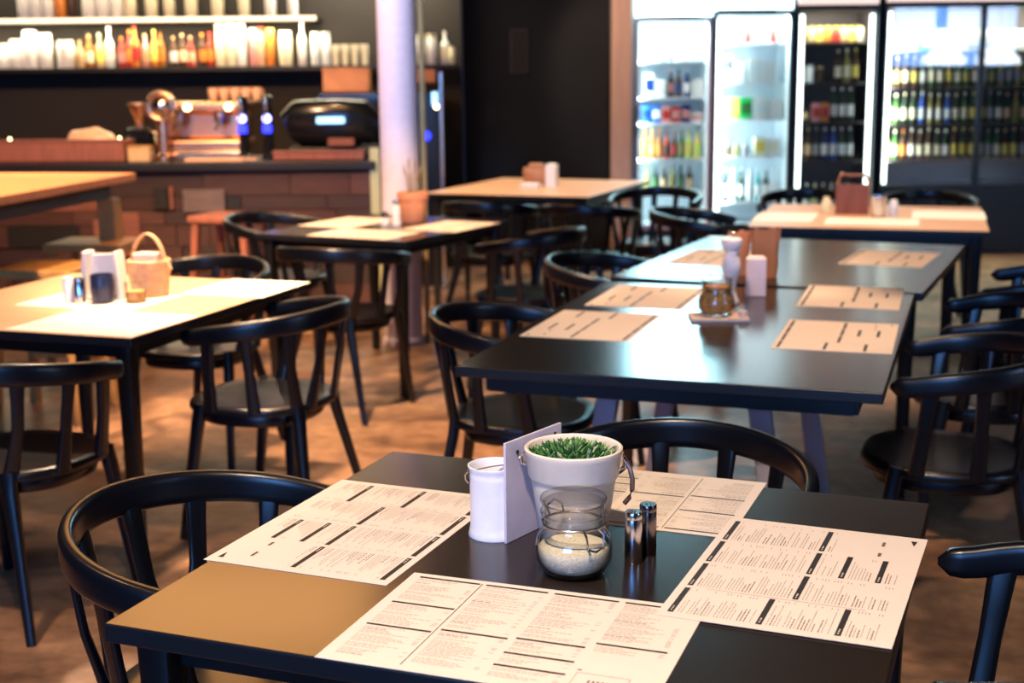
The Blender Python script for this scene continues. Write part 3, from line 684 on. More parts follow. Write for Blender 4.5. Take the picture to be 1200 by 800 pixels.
bm = B(); lathe(bm, [(.001, 0), (.024, 0), (.026, .06), (.020, .075)], 24, cap=False); obj('body', bm, 'white_enamel', t)
bm = B(); lathe(bm, [(.020, .075), (.018, .085), (.001, .090)], 24, cap=False); obj('cap', bm, 'white', t)
t = thing('salt_pot', 'small cream pot left of the brown caddy on the fridge-side table', 'shaker', (1.672, 7.16, ZT), 0)
bm = B(); lathe(bm, [(.001, 0), (.026, 0), (.028, .05), (.018, .07)], 24, cap=False); obj('body', bm, 'p_cream', t)
bm = B(); lathe(bm, [(.018, .07), (.016, .085), (.001, .088)], 24, cap=False); obj('cap', bm, 'p_cream', t)

# ------------------------------------------------------------------ bar counter
BX0, BX1, BY0, BY1 = -4.6, -.88, 8.62, 9.35
t = thing('bar_counter', 'long bar counter clad in reclaimed reddish wood with dark worktop', 'bar counter', (0, 0, 0), 0)
bm = B(); box(bm, BX0, BX1, BY0 + .04, BY1, 0, .90); obj('carcass', bm, 'black', t, False)
bm = B(); rnd = random.Random(5); z = .03; row = 0
while z < .89:
    hh = rnd.choice([.09, .11, .14, .10]); x = BX0
    while x < BX1 - .02:
        ww = rnd.uniform(.18, .62); x1 = min(BX1, x + ww)
        if BX1 - x1 < .1: x1 = BX1
        mi = rnd.choice([0, 0, 1, 1, 2, 3, 4, 5, 0, 1, 4, 7, 8] if row % 2 else [0, 1, 1, 2, 3, 4, 0])
        pr = rnd.uniform(0, .022)
        box(bm, x, x1 - .004, BY0 - pr, BY0 + .04, z, min(.9, z + hh) - .004, .002, 1, mi); x = x1
    z += hh; row += 1
obj('plank_cladding', bm, ['plank%d' % i for i in range(9)], t, False)
for (x0, x1, z0, z1, m) in [(-2.075, -1.81, .64, .78, 'plank6'), (-2.26, -2.17, .66, .80, 'plank7'), (-2.16, -2.135, .66, .80, 'plank8'), (-2.5, -2.36, .36, .64, 'plank8'), (-1.97, -1.70, .22, .42, 'plank5')]:
    bm = B(); box(bm, x0, x1, BY0 - .045, BY0 - .02, z0, z1, .003); obj('raised_block', bm, m, t)
bm = B(); box(bm, BX0, BX1 + .03, BY0 - .06, BY1 + .02, .90, .95, .004); obj('worktop', bm, 'black', t)
bm = B(); box(bm, BX1, BX1 + .05, BY0 - .02, BY1, 0, .90, .003); obj('end_panel', bm, 'p_olive', t)
M['endp'] = mat('endp', (.40, .42, .24), .5); 
bm = B(); box(bm, BX1 - .005, BX1 + .055, BY0 - .035, BY0 - .015, 0, 1.03, .003); obj('corner_post', bm, 'endp', t)
# ledge boxes
def ledge(x0, x1, y0, y1, z0, z1, m, label, name='wooden_crate'):
    t = thing(name, label, 'crate', ((x0 + x1) / 2, (y0 + y1) / 2, z0), 0)
    w, d, hh = (x1 - x0) / 2, (y1 - y0) / 2, z1 - z0
    bm = B(); box(bm, -w, w, -d, -d + .02, 0, hh, .003); box(bm, -w, w, d - .02, d, 0, hh, .003); box(bm, -w, -w + .02, -d + .02, d - .02, 0, hh); box(bm, w - .02, w, -d + .02, d - .02, 0, hh); box(bm, -w, w, -d, d, 0, .012)
    obj('crate_body', bm, m, t)
    bm = B(); box(bm, -w - .005, w + .005, -d - .008, -d + .024, hh, hh + .014, .003); obj('rim', bm, m, t)
    return t
ledge(-3.35, -2.46, 8.68, 8.98, .951, 1.085, 'wood_red', 'long reddish wooden crate at the left end of the bar top')
ledge(-1.50, -.93, 8.64, 8.80, .951, 1.0, 'wood_red', 'low reddish wooden tray on the bar top below the black till')
t = thing('serving_board', 'pale serving board lying on the bar top in front of the espresso machine', 'board', (-1.86, 8.68, .951), R(1))
bm = B(); box(bm, -.20, .17, -.075, .075, 0, .022, .006); obj('board_body', bm, 'wood_light', t)
bm = B(); box(bm, .168, .25, -.02, .02, .003, .019, .006); obj('handle', bm, 'wood_light', t)
t = thing('small_crate', 'small tan box beside the espresso machine on the bar', 'box', (-2.38, 8.80, .951), 0)
bm = B(); box(bm, -.07, .07, -.06, .06, 0, .085, .004); obj('box_body', bm, 'p_tan', t)
bm = B(); box(bm, -.073, .073, -.063, .063, .085, .097, .003); obj('lid', bm, 'wood_gold', t)
# coffee grinder
t = thing('coffee_grinder', 'black coffee grinder with copper hopper on the bar', 'coffee grinder', (-2.48, 9.2, .951), 0)
bm = B(); box(bm, -.085, .085, -.09, .1, 0, .20, .02); obj('body', bm, 'black_gloss', t)
bm = B(); lathe(bm, [(.035, .20), (.035, .25), (.085, .34), (.085, .36), (.075, .362), (.001, .36)], 28, cap=False); obj('hopper', bm, 'copper', t)
bm = B(); tube(bm, [(.09, -.05, .17), (.12, -.07, .16), (.125, -.08, .08)], .012, 8); obj('dosing_arm', bm, 'chrome', t)
# espresso machine
t = thing('espresso_machine', 'polished espresso machine with brass glow and cups on top, on the bar', 'espresso machine', (-2.03, 9.13, .951), 0)
bm = B(); box(bm, -.30, .30, -.16, .20, .05, .12, .015); box(bm, -.29, .29, .02, .20, .12, .30, .02); box(bm, -.31, .31, -.14, .20, .30, .37, .02); obj('body', bm, 'copper', t)
bm = B(); box(bm, -.29, .29, -.20, .0, .0, .05, .008); obj('drip_tray', bm, 'steel', t)
for x in (-.15, .12):
    bm = B(); lathe(bm, [(.001, .22), (.035, .22), (.04, .26), (.04, .30), (.001, .30)], 20, c=(x, -.09, 0), cap=False); obj('group_head', bm, 'chrome', t)
    bm = B(); tube(bm, [(x, -.10, .225), (x, -.17, .215), (x, -.24, .20)], .013, 8); obj('portafilter', bm, 'chrome', t)
    bm = B(); lathe(bm, [(.001, 0), (.022, 0), (.022, .012), (.001, .012)], 18, cap=False); bmesh.ops.rotate(bm, verts=bm.verts, cent=(0, 0, 0), matrix=Matrix.Rotation(PI / 2, 3, 'X')); bmesh.ops.translate(bm, verts=bm.verts, vec=(x + .07, -.142, .335)); obj('indicator_lamp', bm, 'led_warm_dot', t)
bm = B()
for s in (-1, 1): tube(bm, [(s * .27, -.12, .30), (s * .29, -.16, .25), (s * .28, -.16, .14)], .006, 6)
obj('steam_wand', bm, 'chrome', t)
for i in range(5):
    c = thing('cup', 'coffee cup on top of the espresso machine, %s from the left' % ORD[i], 'cup', (-1.96 + i * .072, 9.10, 1.322), 0, 'cups on the espresso machine')
    bm = B(); lathe(bm, [(.001, 0), (.020, 0), (.024, .006), (.032, .05), (.033, .085), (.030, .085), (.021, .01), (.001, .008)], 20, cap=False); obj('cup_body', bm, 'p_peach', c)
    bm = B(); tube(bm, [(.030, 0, .07), (.045, 0, .062), (.045, 0, .035), (.028, 0, .025)], .004, 6); obj('handle', bm, 'p_peach', c)
t = thing('round_boiler', 'round chrome boiler with ring dial at the left of the espresso machine', 'boiler', (-2.245, 8.86, .951), 0)
bm = B(); lathe(bm, [(.001, 0), (.06, 0), (.06, .03), (.035, .05), (.035, .26)], 24, cap=False); obj('stand', bm, 'copper', t)
bm = B(); tube(bm, [(.085 * math.cos(a), -.02, .345 + .085 * math.sin(a)) for a in [2 * PI * i / 32 for i in range(32)]], .018, 10, closed=True); obj('dial_ring', bm, 'copper', t)
bm = B(); bmesh.ops.create_uvsphere(bm, u_segments=24, v_segments=14, radius=.07); bmesh.ops.translate(bm, verts=bm.verts, vec=(0, .0, .345)); obj('boiler_body', bm, 'chrome', t)
# covered bread tray
t = thing('bread_basket', 'heaped cloth-covered tray left of the coffee grinder on the bar', 'basket', (-2.80, 9.15, .951), 0)
bm = B(); box(bm, -.20, .20, -.1, .1, 0, .10, .02); obj('tray_body', bm, 'wood_red', t)
bm = B(); rings = []
bmesh.ops.create_icosphere(bm, subdivisions=4, radius=1)
for v in bm.verts:
    k = 1 + .12 * math.sin(v.co.x * 7) * math.cos(v.co.y * 6); v.co = Vector((v.co.x * .17 * k, v.co.y * .085, .10 + max(-.01, v.co.z) * .10 * k))
obj('cloth_cover', bm, 'p_peach', t)
for (x, r_, lab) in [(-3.30, .035, 'small round red candle glass at the far left of the bar'), (-2.575, .028, 'small pink glass between tray and coffee grinder on the bar')]:
    t = thing('candle_glass', lab, 'candle', (x, 9.02, .951), 0)
    bm = B(); lathe(bm, [(.001, 0), (r_, 0), (r_ * 1.1, .12), (r_, .12), (.001, .11)], 20, cap=False); obj('glass_body', bm, 'p_pink', t)
    bm = B(); lathe(bm, [(.001, .11), (r_ * .6, .115), (.001, .15)], 12, cap=False); obj('flame', bm, 'led_warm_dot', t)
# two tap towers with blue lights
for i, px in enumerate((-1.725, -1.565)):
    t = thing('tap_tower', ['black beer tap tower with blue lamp, left of the pair on the bar', 'black beer tap tower with blue lamp, right of the pair on the bar'][i], 'beer tap', (px, 8.865, .951), 0, 'beer tap towers')
    bm = B(); lathe(bm, [(.001, 0), (.05, 0), (.05, .02), (.032, .03), (.032, .33), (.038, .34), (.036, .40), (.001, .41)], 24, cap=False); obj('body', bm, 'black_gloss', t)
    bm = B(); lathe(bm, [(.001, 0), (.026, 0), (.026, .014), (.001, .016)], 20, cap=False); bmesh.ops.rotate(bm, verts=bm.verts, cent=(0, 0, 0), matrix=Matrix.Rotation(PI / 2, 3, 'X')); bmesh.ops.translate(bm, verts=bm.verts, vec=(0, -.032, .262)); obj('lamp', bm, 'led_blue_white', t)
    bm = B(); box(bm, -.028, .028, -.044, -.030, .17, .225, .004); obj('light_band', bm, 'led_blue', t)
    bm = B(); tube(bm, [(0, -.03, .30), (0, -.09, .30), (0, -.10, .25)], .010, 8); lathe(bm, [(.008, .30), (.016, .36), (.014, .38), (.001, .385)], 12, c=(0, -.07, 0), cap=False); obj('tap_handle', bm, 'chrome', t)
# till
t = thing('cash_register', 'black rounded cash register with glowing blue-white display on the bar', 'cash register', (-1.16, 9.05, 1.005 - .054), 0)
bm = B(); box(bm, -.28, .28, -.16, .22, 0, .07, .01); obj('drawer', bm, 'black', t)
bm = B(); sweep(bm, [(-.30, 0, .20), (-.24, 0, .225), (0, 0, .23), (.2, 0, .225), (.29, 0, .18)], [(.10, .14), (.15, .16), (.155, .17), (.15, .16), (.09, .13)], (0, 0, 1), 20, 4); obj('body', bm, 'black_gloss', t)
bm = B(); box(bm, -.09, .09, -.19, -.172, .225, .265, .004); obj('display', bm, 'screen_blue', t)
bm = B(); box(bm, -.02, .15, -.20, -.165, .08, .13, .004); obj('keypad', bm, 'plank8', t)
# wooden boxes on the back shelf end
ledge(-1.30, -.98, 9.6, 9.8, 1.36, 1.52, 'wood_orange', 'orange wooden crate above the till, left of the white column')
ledge(-.72, -.52, 9.6, 9.8, 1.42, 1.50, 'wood_orange', 'small orange wooden crate right of the white column')
t = thing('overhead_cabinet', 'black cabinet behind the till carrying the orange crates', 'cabinet', (-.85, 9.72, 0), 0)
bm = B(); box(bm, -.48, .36, -.16, .55, 0, 1.358, .006); obj('body', bm, 'black_gloss', t)
bm = B(); box(bm, .36, .385, -.17, -.13, .0, 1.50, .003); obj('steel_edge', bm, 'steel', t)
bm = B(); lathe(bm, [(.001, 0), (.034, 0), (.034, .01), (.001, .012)], 18, cap=False); bmesh.ops.rotate(bm, verts=bm.verts, cent=(0, 0, 0), matrix=Matrix.Rotation(PI / 2, 3, 'X')); bmesh.ops.translate(bm, verts=bm.verts, vec=(.262, -.161, 1.06)); obj('blue_lamp', bm, 'led_blue', t)
bm = B(); lathe(bm, [(.001, 0), (.016, 0), (.016, .01), (.001, .012)], 18, cap=False); bmesh.ops.rotate(bm, verts=bm.verts, cent=(0, 0, 0), matrix=Matrix.Rotation(PI / 2, 3, 'X')); bmesh.ops.translate(bm, verts=bm.verts, vec=(.34, -.163, 1.26)); obj('warm_lamp', bm, 'led_warm_dot', t)
bm = B(); box(bm, .31, .35, -.168, -.16, 1.27, 1.36, .003); obj('status_light', bm, 'screen_blue', t)
t = thing('back_counter', 'dark back counter along the wall behind the bar', 'counter', (-2.95, 10.12, 0), 0)
bm = B(); box(bm, -1.6, 1.55, -.25, .32, 0, .86, .004); obj('body', bm, 'black', t)
bm = B(); box(bm, -1.62, 1.57, -.28, .32, .86, .90, .004); obj('worktop', bm, 'black_gloss', t)

# ------------------------------------------------------------------ lit bar shelves and what stands on them
def shelf(x0, x1, z, label, led=True):
    t = thing('wall_shelf', label, 'shelf', ((x0 + x1) / 2, 10.27, z), 0, 'bar wall shelves')
    w = (x1 - x0) / 2
    bm = B(); box(bm, -w, w, -.17, .175, -.035, 0, .003); obj('shelf_board', bm, 'black', t)
    return t
sh2 = shelf(-4.6, -.38, 1.553, 'lower dark bar shelf crowded with bottles and white crockery')
sh1 = shelf(-4.6, -1.40, 1.905, 'upper bar shelf with glowing front edge')
bm = B(); box(bm, -1.6, 1.6, -.19, -.172, -.030, .0, .002); obj('light_strip', bm, 'led_warm', sh1)
bm = B(); box(bm, -2.1, 2.1, .12, .14, -.045, -.036, .001); 
area('shelf_strip_light', (-2.95, 10.16, 1.865), 3.1, 26, (1, .84, .55), (R(8), 0, 0), .05)
area('shelf_strip_light', (-.95, 10.14, 2.35), 1.0, 16, (1, .90, .66), (R(0), 0, 0), .05)
area('shelf_strip_light', (-3.0, 10.16, 2.45), 3.0, 16, (1, .84, .55), (R(8), 0, 0), .05)
def prof_bottle(h, r): return [(.001, 0), (r * .9, 0), (r, .006), (r, h * .56), (r * .85, h * .64), (r * .36, h * .74), (r * .33, h * .93)]
def bottle(x, y, z, h, r, body, label_m, cap, label, group, cat='bottle'):
    t = thing('bottle', label, cat, (x, y, z), 0, group)
    bm = B(); lathe(bm, prof_bottle(h, r), 16, cap=False); obj('body', bm, 'p_' + body, t)
    if label_m:
        bm = B(); lathe(bm, [(r * 1.03, h * .16), (r * 1.03, h * .50)], 16, cap=False); obj('bottle_label', bm, 'p_' + label_m, t)
    bm = B(); lathe(bm, [(r * .36, h * .92), (r * .38, h), (.001, h)], 12, cap=False); obj('cap', bm, 'p_' + cap, t)
    return t
def canister(x, y, z, h, r, body, lid, label, group, cat='jar', name='canister', sy=1):
    t = thing(name, label, cat, (x, y, z), 0, group)
    bm = B(); lathe(bm, [(.001, 0), (r * .93, 0), (r, .006), (r, h * .80), (r * .85, h * .86)], 20, cap=False, sy=sy); obj('body', bm, 'p_' + body, t)
    bm = B(); lathe(bm, [(r * .88, h * .86), (r * .88, h), (.001, h)], 20, cap=False, sy=sy); obj('lid', bm, 'p_' + lid, t)
    return t
def tumbler(x, y, z, h, r, m, label, group):
    t = thing('drinking_glass', label, 'glass', (x, y, z), 0, group)
    bm = B(); lathe(bm, [(.001, 0), (r * .8, 0), (r, h), (r * .93, h), (r * .74, h * .1), (.001, h * .08)], 16, cap=False); obj('glass_body', bm, 'p_' + m, t)
    return t
def pxx(px, y): return (px - 600) / 1584.8 * y
items = []
for px, h, r in [(6, .16, .05), (22, .18, .05), (38, .21, .05), (54, .27, .055), (71, .25, .05), (94, .20, .065)]: items.append((px, 'can', h, r, 'white', 'white', 'white lidded crockery pot'))
for px, h, b, l, c, d in [(112, .20, 'tan', None, 'tan', 'tan flask'), (121, .24, 'amber', 'cream', 'tan', 'amber bottle with cream label'), (131, .25, 'tan', 'yellow', 'cream', 'tan bottle with yellow label'),
    (146, .29, 'clear', 'white', 'white', 'slim clear bottle'), (158, .22, 'red', 'pink', 'orange', 'red bottle with pink label'), (166, .27, 'red', 'orange', 'orange', 'red bottle with orange label'),
    (175, .29, 'orange', 'red', 'red', 'orange bottle with red label'), (185, .24, 'pink', 'tan', 'tan', 'pink bottle'), (194, .27, 'orange', 'yellow', 'yellow', 'orange bottle with yellow cap'),
    (204, .26, 'amber', 'orange', 'brown', 'amber bottle with orange label'), (217, .22, 'brown', 'white', 'tan', 'brown bottle with white label'), (226, .24, 'brown', 'peach', 'peach', 'brown bottle with peach label'),
    (238, .22, 'red', 'peach', 'peach', 'dark red bottle with peach label'), (250, .24, 'brown', 'orange', 'orange', 'brown bottle with orange label'), (258, .25, 'red', 'orange', 'red', 'red and orange bottle')]: items.append((px, 'bot', h, .029, b, c, d, l))
for px, h, r, b, c, d in [(271, .30, .036, 'cream', 'peach', 'tall cream canister'), (283, .30, .036, 'cream', 'white', 'tall cream canister with white lid'), (295, .30, .034, 'white', 'cream', 'tall white canister'),
    (308, .27, .030, 'pink', 'white', 'pink canister'), (317, .28, .026, 'peach', 'red', 'peach canister'), (328, .27, .030, 'orange', 'yellow', 'orange canister'), (345, .25, .048, 'cream', 'white', 'wide cream canister')]: items.append((px, 'can', h, r, b, c, d))
items.append((364, 'bot', .33, .030, 'white', 'white', 'tall white bottle', 'white'))
for px in (379, 391): items.append((px, 'can', .24, .034, 'clear', 'white', 'pale clear jar'))
for px in (402, 413, 424, 435): items.append((px, 'gls', .15, .030, 'cream', None, 'pale drinking glass'))
for px in (488, 500, 512): items.append((px, 'can', .22, .036, 'white', 'cream', 'pale lidded jar'))
items.append((527, 'bot', .24, .036, 'white', 'white', 'stout white bottle', 'cream'))
items.append((535, 'can', .13, .024, 'cream', 'cream', 'small cream pot'))
zz = 1.5535
for i, it in enumerate(items):
    x = pxx(it[0], 10.25); px, kd, h, r, b = it[:5]; lab = '%s on lower bar shelf, %s piece from left' % (it[6], ORD[i])
    y = 10.22 + (.0 if kd != 'bot' else .04 * ((i % 3) - 1))
    if kd == 'can': canister(x, y, zz, h, r, b, it[5], lab, 'jars and canisters on the lower bar shelf')
    elif kd == 'bot': bottle(x, y, zz, h, r, b, it[7], it[5], lab, 'bottles on the lower bar shelf')
    else: tumbler(x, y, zz, h, r, b, lab, 'glasses on the lower bar shelf')
for i, (px, r, b, d) in enumerate([(4, .04, 'brown', 'brown'), (50, .045, 'white', 'white'), (64, .045, 'white', 'white'), (78, .045, 'white', 'white'), (92, .04, 'orange', 'orange'), (104, .03, 'brown', 'brown'), (124, .05, 'white', 'white'), (140, .05, 'white', 'white'), (156, .05, 'white', 'white'), (171, .045, 'cream', 'cream'), (195, .045, 'cream', 'cream'), (215, .04, 'cream', 'pale'), (240, .045, 'cream', 'pale'), (270, .045, 'cream', 'pale'), (300, .04, 'cream', 'pale'), (330, .04, 'white', 'pale'), (355, .035, 'white', 'pale')]):
    canister(pxx(px, 10.25), 10.22, 1.9055, .22, r, b, b, '%s jar on the upper bar shelf, %s from the left' % (d, ORD[i]), 'jars on the upper bar shelf')

# ------------------------------------------------------------------ high wooden table and stools at the left
t = thing('high_table', 'high orange wooden table at the left frame edge beside the bar', 'table', (-2.62, 6.15, 0), R(-9))
bm = B(); box(bm, -.55, .55, -1.25, .95, .96, 1.0, .004); obj('tabletop', bm, 'wood_orange', t)
bm = B(); box(bm, -.45, .45, -1.15, .85, .88, .96, .003); obj('apron', bm, 'plank5', t)
for sx in (-1, 1):
    for sy in (-1.13, .83):
        bm = B(); box(bm, sx * .45 - .045, sx * .45 + .045, sy - .045, sy + .045, 0, .88, .004); obj('leg', bm, 'wood_gold', t)
def stool(x, y, rz, label, wm='wood_gold'):
    t = thing('bar_stool', label, 'stool', (x, y, 0), rz, 'wooden stools at the high table')
    bm = B(); box(bm, -.20, .20, -.17, .17, .63, .67, .008); obj('seat', bm, wm, t)
    for sx in (-1, 1):
        for sy in (-1, 1):
            bm = B(); sweep(bm, [(sx * .16, sy * .13, .63), (sx * .20, sy * .17, 0)], (.022, .022), (1, 0, 0), 8, 6); obj('leg', bm, wm, t)
    bm = B()
    for sy in (-1, 1): box(bm, -.185, .185, sy * .152 - .012, sy * .152 + .012, .22, .26)
    for sx in (-1, 1): box(bm, sx * .182 - .012, sx * .182 + .012, -.15, .15, .32, .36)
    obj('rungs', bm, wm, t)
    return t
stool(-2.06, 5.95, R(-10), 'golden wooden stool nearest, beside the high orange table')
stool(-2.12, 6.85, R(-8), 'golden wooden stool behind the first one at the high orange table')
stool(-1.68, 8.12, R(-20), 'reddish wooden stool pulled up to the bar front, behind the table with terracotta pot', 'wood_red')
t = thing('leaning_board', 'pinkish wooden board leaning against the bar front at left', 'board', (-2.55, 8.50, 0), 0)
bm = B(); box(bm, -.085, .085, -.02, .0, 0, .60, .004, mat4=Matrix.Rotation(R(-4), 4, 'X')); obj('board_body', bm, 'plank8', t)
bm = B(); box(bm, -.06, .06, -.035, -.02, .5, .53, .003, mat4=Matrix.Rotation(R(-4), 4, 'X')); obj('batten', bm, 'wood_red', t)

# white dome pendants at the far right, seen mirrored in the fridge glass
for i, (px_, py_) in enumerate([(7.25, -1.0), (8.15, -1.0)]):
    t = thing('pendant_lamp', ['white dome pendant lamp mirrored in the left door of the wide fridge', 'white dome pendant lamp mirrored in the right door of the wide fridge'][i], 'lamp', (px_, py_, 1.55), 0, 'white dome pendants')
    bm = B(); lathe(bm, [(.36, 0), (.34, .10), (.22, .22), (.08, .30), (.03, .34), (.028, .335), (.075, .29), (.21, .21), (.33, .09), (.35, 0)], 32, cap=False); obj('lamp_shade', bm, 'shade_lit', t)
    bm = B(); tube(bm, [(0, 0, .33), (0, 0, 1.45)], .006, 6); obj('cord', bm, 'black', t)
    bm = B(); bmesh.ops.create_uvsphere(bm, u_segments=16, v_segments=10, radius=.05); bmesh.ops.translate(bm, verts=bm.verts, vec=(0, 0, .16)); obj('bulb', bm, 'led_white', t)
spot('ceiling_or_fill_spot', (7.7, 1.2, 2.9), (7.7, -1.0, 1.7), 100, (1, .97, .95), 60)  # added unseen fill so the pendant shades show bright in the fridge glass
# ------------------------------------------------------------------ drinks fridges
FY = 11.0
def fridge(name, label, x0, x1, z0, z1, shelves, inner, led, header, hz=2.6, depth=.62, frame='fridge_frame', side=None, doors=1, handle=None, shelf_m=None):
    t = thing(name, label, 'fridge', ((x0 + x1) / 2, FY, 0), 0, 'glass-door drinks fridges')
    w = (x1 - x0) / 2; e = .03
    bm = B()
    for b in [(-w, -w + e, .03, depth, 0, hz), (w - e, w, .03, depth, 0, hz), (-w + e, w - e, depth - e, depth, z0, z1), (-w + e, w - e, .03, depth, z1, z1 + .03), (-w + e, w - e, .03, depth, z0 - .03, z0)]: box(bm, *b)
    obj('cabinet', bm, inner, t, False)
    bm = B(); box(bm, -w, w, .0, .03, 0, z0 - .03); obj('base_panel', bm, 'fridge_frame', t, False)
    bm = B(); box(bm, -w + .012, w - .012, -.005, .04, z1 + .045, hz, .01); obj('header_sign', bm, header, t)
    dw = 2 * w / doors
    for k in range(doors):
        a = -w + k * dw; b = a + dw; f = .022
        bm = B()
        for q in [(a, a + f, z0 - .03, z1 + .03), (b - f, b, z0 - .03, z1 + .03), (a + f, b - f, z0 - .03, z0 + .01), (a + f, b - f, z1, z1 + .03)]: box(bm, q[0], q[1], -.012, .028, q[2], q[3])
        d = obj('door', bm, frame, t, False)
        bm = B(); box(bm, a + f, b - f, .004, .010, z0 + .01, z1); obj('glass_pane', bm, 'window_glass', d, False)
        if handle is not None:
            bm = B(); hx = a + .012 if handle == 'l' else b - .012; tube(bm, [(hx, -.012, 1.2), (hx, -.045, 1.19), (hx, -.045, .98), (hx, -.012, .97)], .010, 8); obj('handle', bm, 'black', d)
    for z in shelves:
        bm = B(); box(bm, -w + e, w - e, .09, depth - e, z - .016, z, .001); obj('shelf', bm, shelf_m or 'fridge_white', t, False)
    for s in led:
        bm = B(); xx = s * (w - .050); box(bm, xx - .016, xx + .016, .035, .055, z0 + .02, z1 - .03, .004); obj('light_strip', bm, 'led_white', t)
    return t
fridge('drinks_fridge', 'white-lit narrow fridge beside the wooden pillar, leftmost of the four', 1.005, 1.618, .25, 1.875, [.51, .785, 1.075, 1.28, 1.565], 'fridge_white', (), 'header_lit', frame='fridge_pink', handle='l', side=1)
fridge('drinks_fridge', 'brightest white-lit fridge, second from the wooden pillar', 1.630, 2.265, .25, 1.915, [.43, .80, 1.10, 1.39, 1.70], 'fridge_white', (-1,), 'header_pale')
fridge('drinks_fridge', 'dark-lined fridge with glowing side strips, third from the wooden pillar', 2.285, 2.945, .30, 1.945, [.76, 1.07, 1.38, 1.70], 'fridge_dark', (-1, 1), 'header_pink', shelf_m='fridge_dark')
fridge('drinks_fridge', 'wide two-door fridge full of bottles, rightmost of the four', 2.985, 4.55, .55, 1.96, [.755, 1.045, 1.34, 1.62], 'fridge_dark', (-1,), 'header_pink', doors=2, shelf_m='fridge_dark')
area('fridge_lamp', (1.31, 11.10, 1.865), .5, 10, FR, (R(20), 0, 0), .06)
area('fridge_lamp', (1.055, 11.07, 1.0), .03, 6, FR, (R(90), 0, R(-40)), 1.4)
area('fridge_lamp', (1.95, 11.10, 1.905), .55, 17, FR, (R(20), 0, 0), .06)
area('fridge_lamp', (1.72, 11.07, 1.1), .05, 9, FR, (R(90), 0, R(-20)), 1.5)
area('fridge_lamp', (2.60, 11.10, 1.935), .5, 9, (1, .9, .7), (R(20), 0, 0), .06)
area('fridge_lamp', (3.7, 11.10, 1.95), 1.3, 48, (1, .97, .72), (R(20), 0, 0), .06)
area('fridge_lamp', (3.06, 11.07, 1.2), .04, 7, (.95, 1, .9), (R(90), 0, R(-35)), 1.2)

def can_item(x, y, z, h, r, body, lid, label, group): return canister(x, y, z, h, r, body, lid, label, group, 'can', 'drink_can')
def carton(x, y, z, w, h, m, m2, label, group):
    t = thing('carton', label, 'carton', (x, y, z), 0, group)
    bm = B(); box(bm, -w / 2, w / 2, -.04, .05, 0, h, .003); obj('body', bm, 'p_' + m, t)
    bm = B(); box(bm, -w / 2 + .004, w / 2 - .004, -.043, -.0395, h * .25, h * .75, .001); obj('printed_panel', bm, 'p_' + m2, t)
    return t
FI = FY + .16
def put(fr, shelfname, z, specs):
    g = 'drinks in the %s' % fr
    for i, s in enumerate(specs):
        x, kd, h, w, b, l, d = s
        lab = '%s, %s shelf of %s, %s from left' % (d, shelfname, fr, ORD[i])
        if kd == 'b': bottle(x, FI, z + .0005, h, w, b, l, l or b, lab, g)
        elif kd == 'c': can_item(x, FI, z + .0005, h, w, b, l, lab, g)
        else: carton(x, FI, z + .0005, w, h, b, l, lab, g)
rnd = random.Random(11)
f1 = 'leftmost fridge'
put(f1, 'top', 1.565, [(1.13, 'b', .17, .022, 'teal', 'white', 'teal bottle'), (1.19, 'b', .20, .022, 'clear', 'white', 'clear bottle'), (1.25, 'b', .22, .024, 'grey', 'clear', 'grey bottle'), (1.31, 'b', .20, .022, 'navy', 'white', 'navy bottle'), (1.40, 'k', .20, .10, 'white', 'clear', 'white carton'), (1.52, 'k', .21, .10, 'white', 'white', 'plain white carton')])
put(f1, 'second', 1.28, [(1.13, 'k', .19, .08, 'white', 'navy', 'white carton with navy panel'), (1.22, 'k', .14, .08, 'white', 'clear', 'white pack'), (1.31, 'b', .22, .028, 'black', 'pink', 'black bottle'), (1.37, 'b', .22, .028, 'brown', 'navy', 'brown bottle'), (1.44, 'b', .22, .028, 'navy', 'white', 'navy bottle'), (1.53, 'k', .14, .09, 'white', 'white', 'white pack')])
put(f1, 'third', 1.075, [(1.11, 'k', .14, .07, 'blue', 'navy', 'blue pack'), (1.19, 'k', .14, .07, 'blue', 'clear', 'blue and white pack'), (1.27, 'k', .13, .07, 'pink', 'red', 'pink pack'), (1.35, 'k', .13, .07, 'red', 'pink', 'red pack'), (1.43, 'k', .14, .07, 'navy', 'pink', 'navy pack'), (1.52, 'k', .08, .09, 'white', 'pink', 'low white pack')])
put(f1, 'fourth', .785, [(1.10, 'b', .24, .027, 'orange', 'orange', 'orange juice bottle'), (1.16, 'b', .24, .027, 'orange', 'yellow', 'orange bottle with yellow cap'), (1.22, 'b', .24, .027, 'amber', 'orange', 'amber bottle'), (1.28, 'b', .22, .027, 'red', 'brown', 'dark red bottle'), (1.34, 'b', .22, .027, 'brown', 'red', 'brown bottle'), (1.40, 'b', .23, .027, 'green', 'olive', 'green bottle'), (1.46, 'b', .23, .027, 'lime', 'yellow', 'lime bottle'), (1.53, 'b', .22, .027, 'yellow', 'lime', 'yellow bottle')])
put(f1, 'lowest', .51, [(1.12 + k * .07, 'b', .22, .027, ['olive', 'dkgreen', 'brown'][k % 3], ['olive', 'green', 'tan'][k % 3], ['olive', 'dark green', 'brown'][k % 3] + ' bottle') for k in range(6)])
f2 = 'brightest fridge'
put(f2, 'top', 1.70, [(1.79 + k * .068, 'c', .16, .030, ['red', 'white', 'red', 'pink', 'white', 'red', 'white'][k], ['black', 'grey'][k % 2], ['red', 'white', 'red', 'pink', 'white', 'red', 'white'][k] + ' can') for k in range(7)])
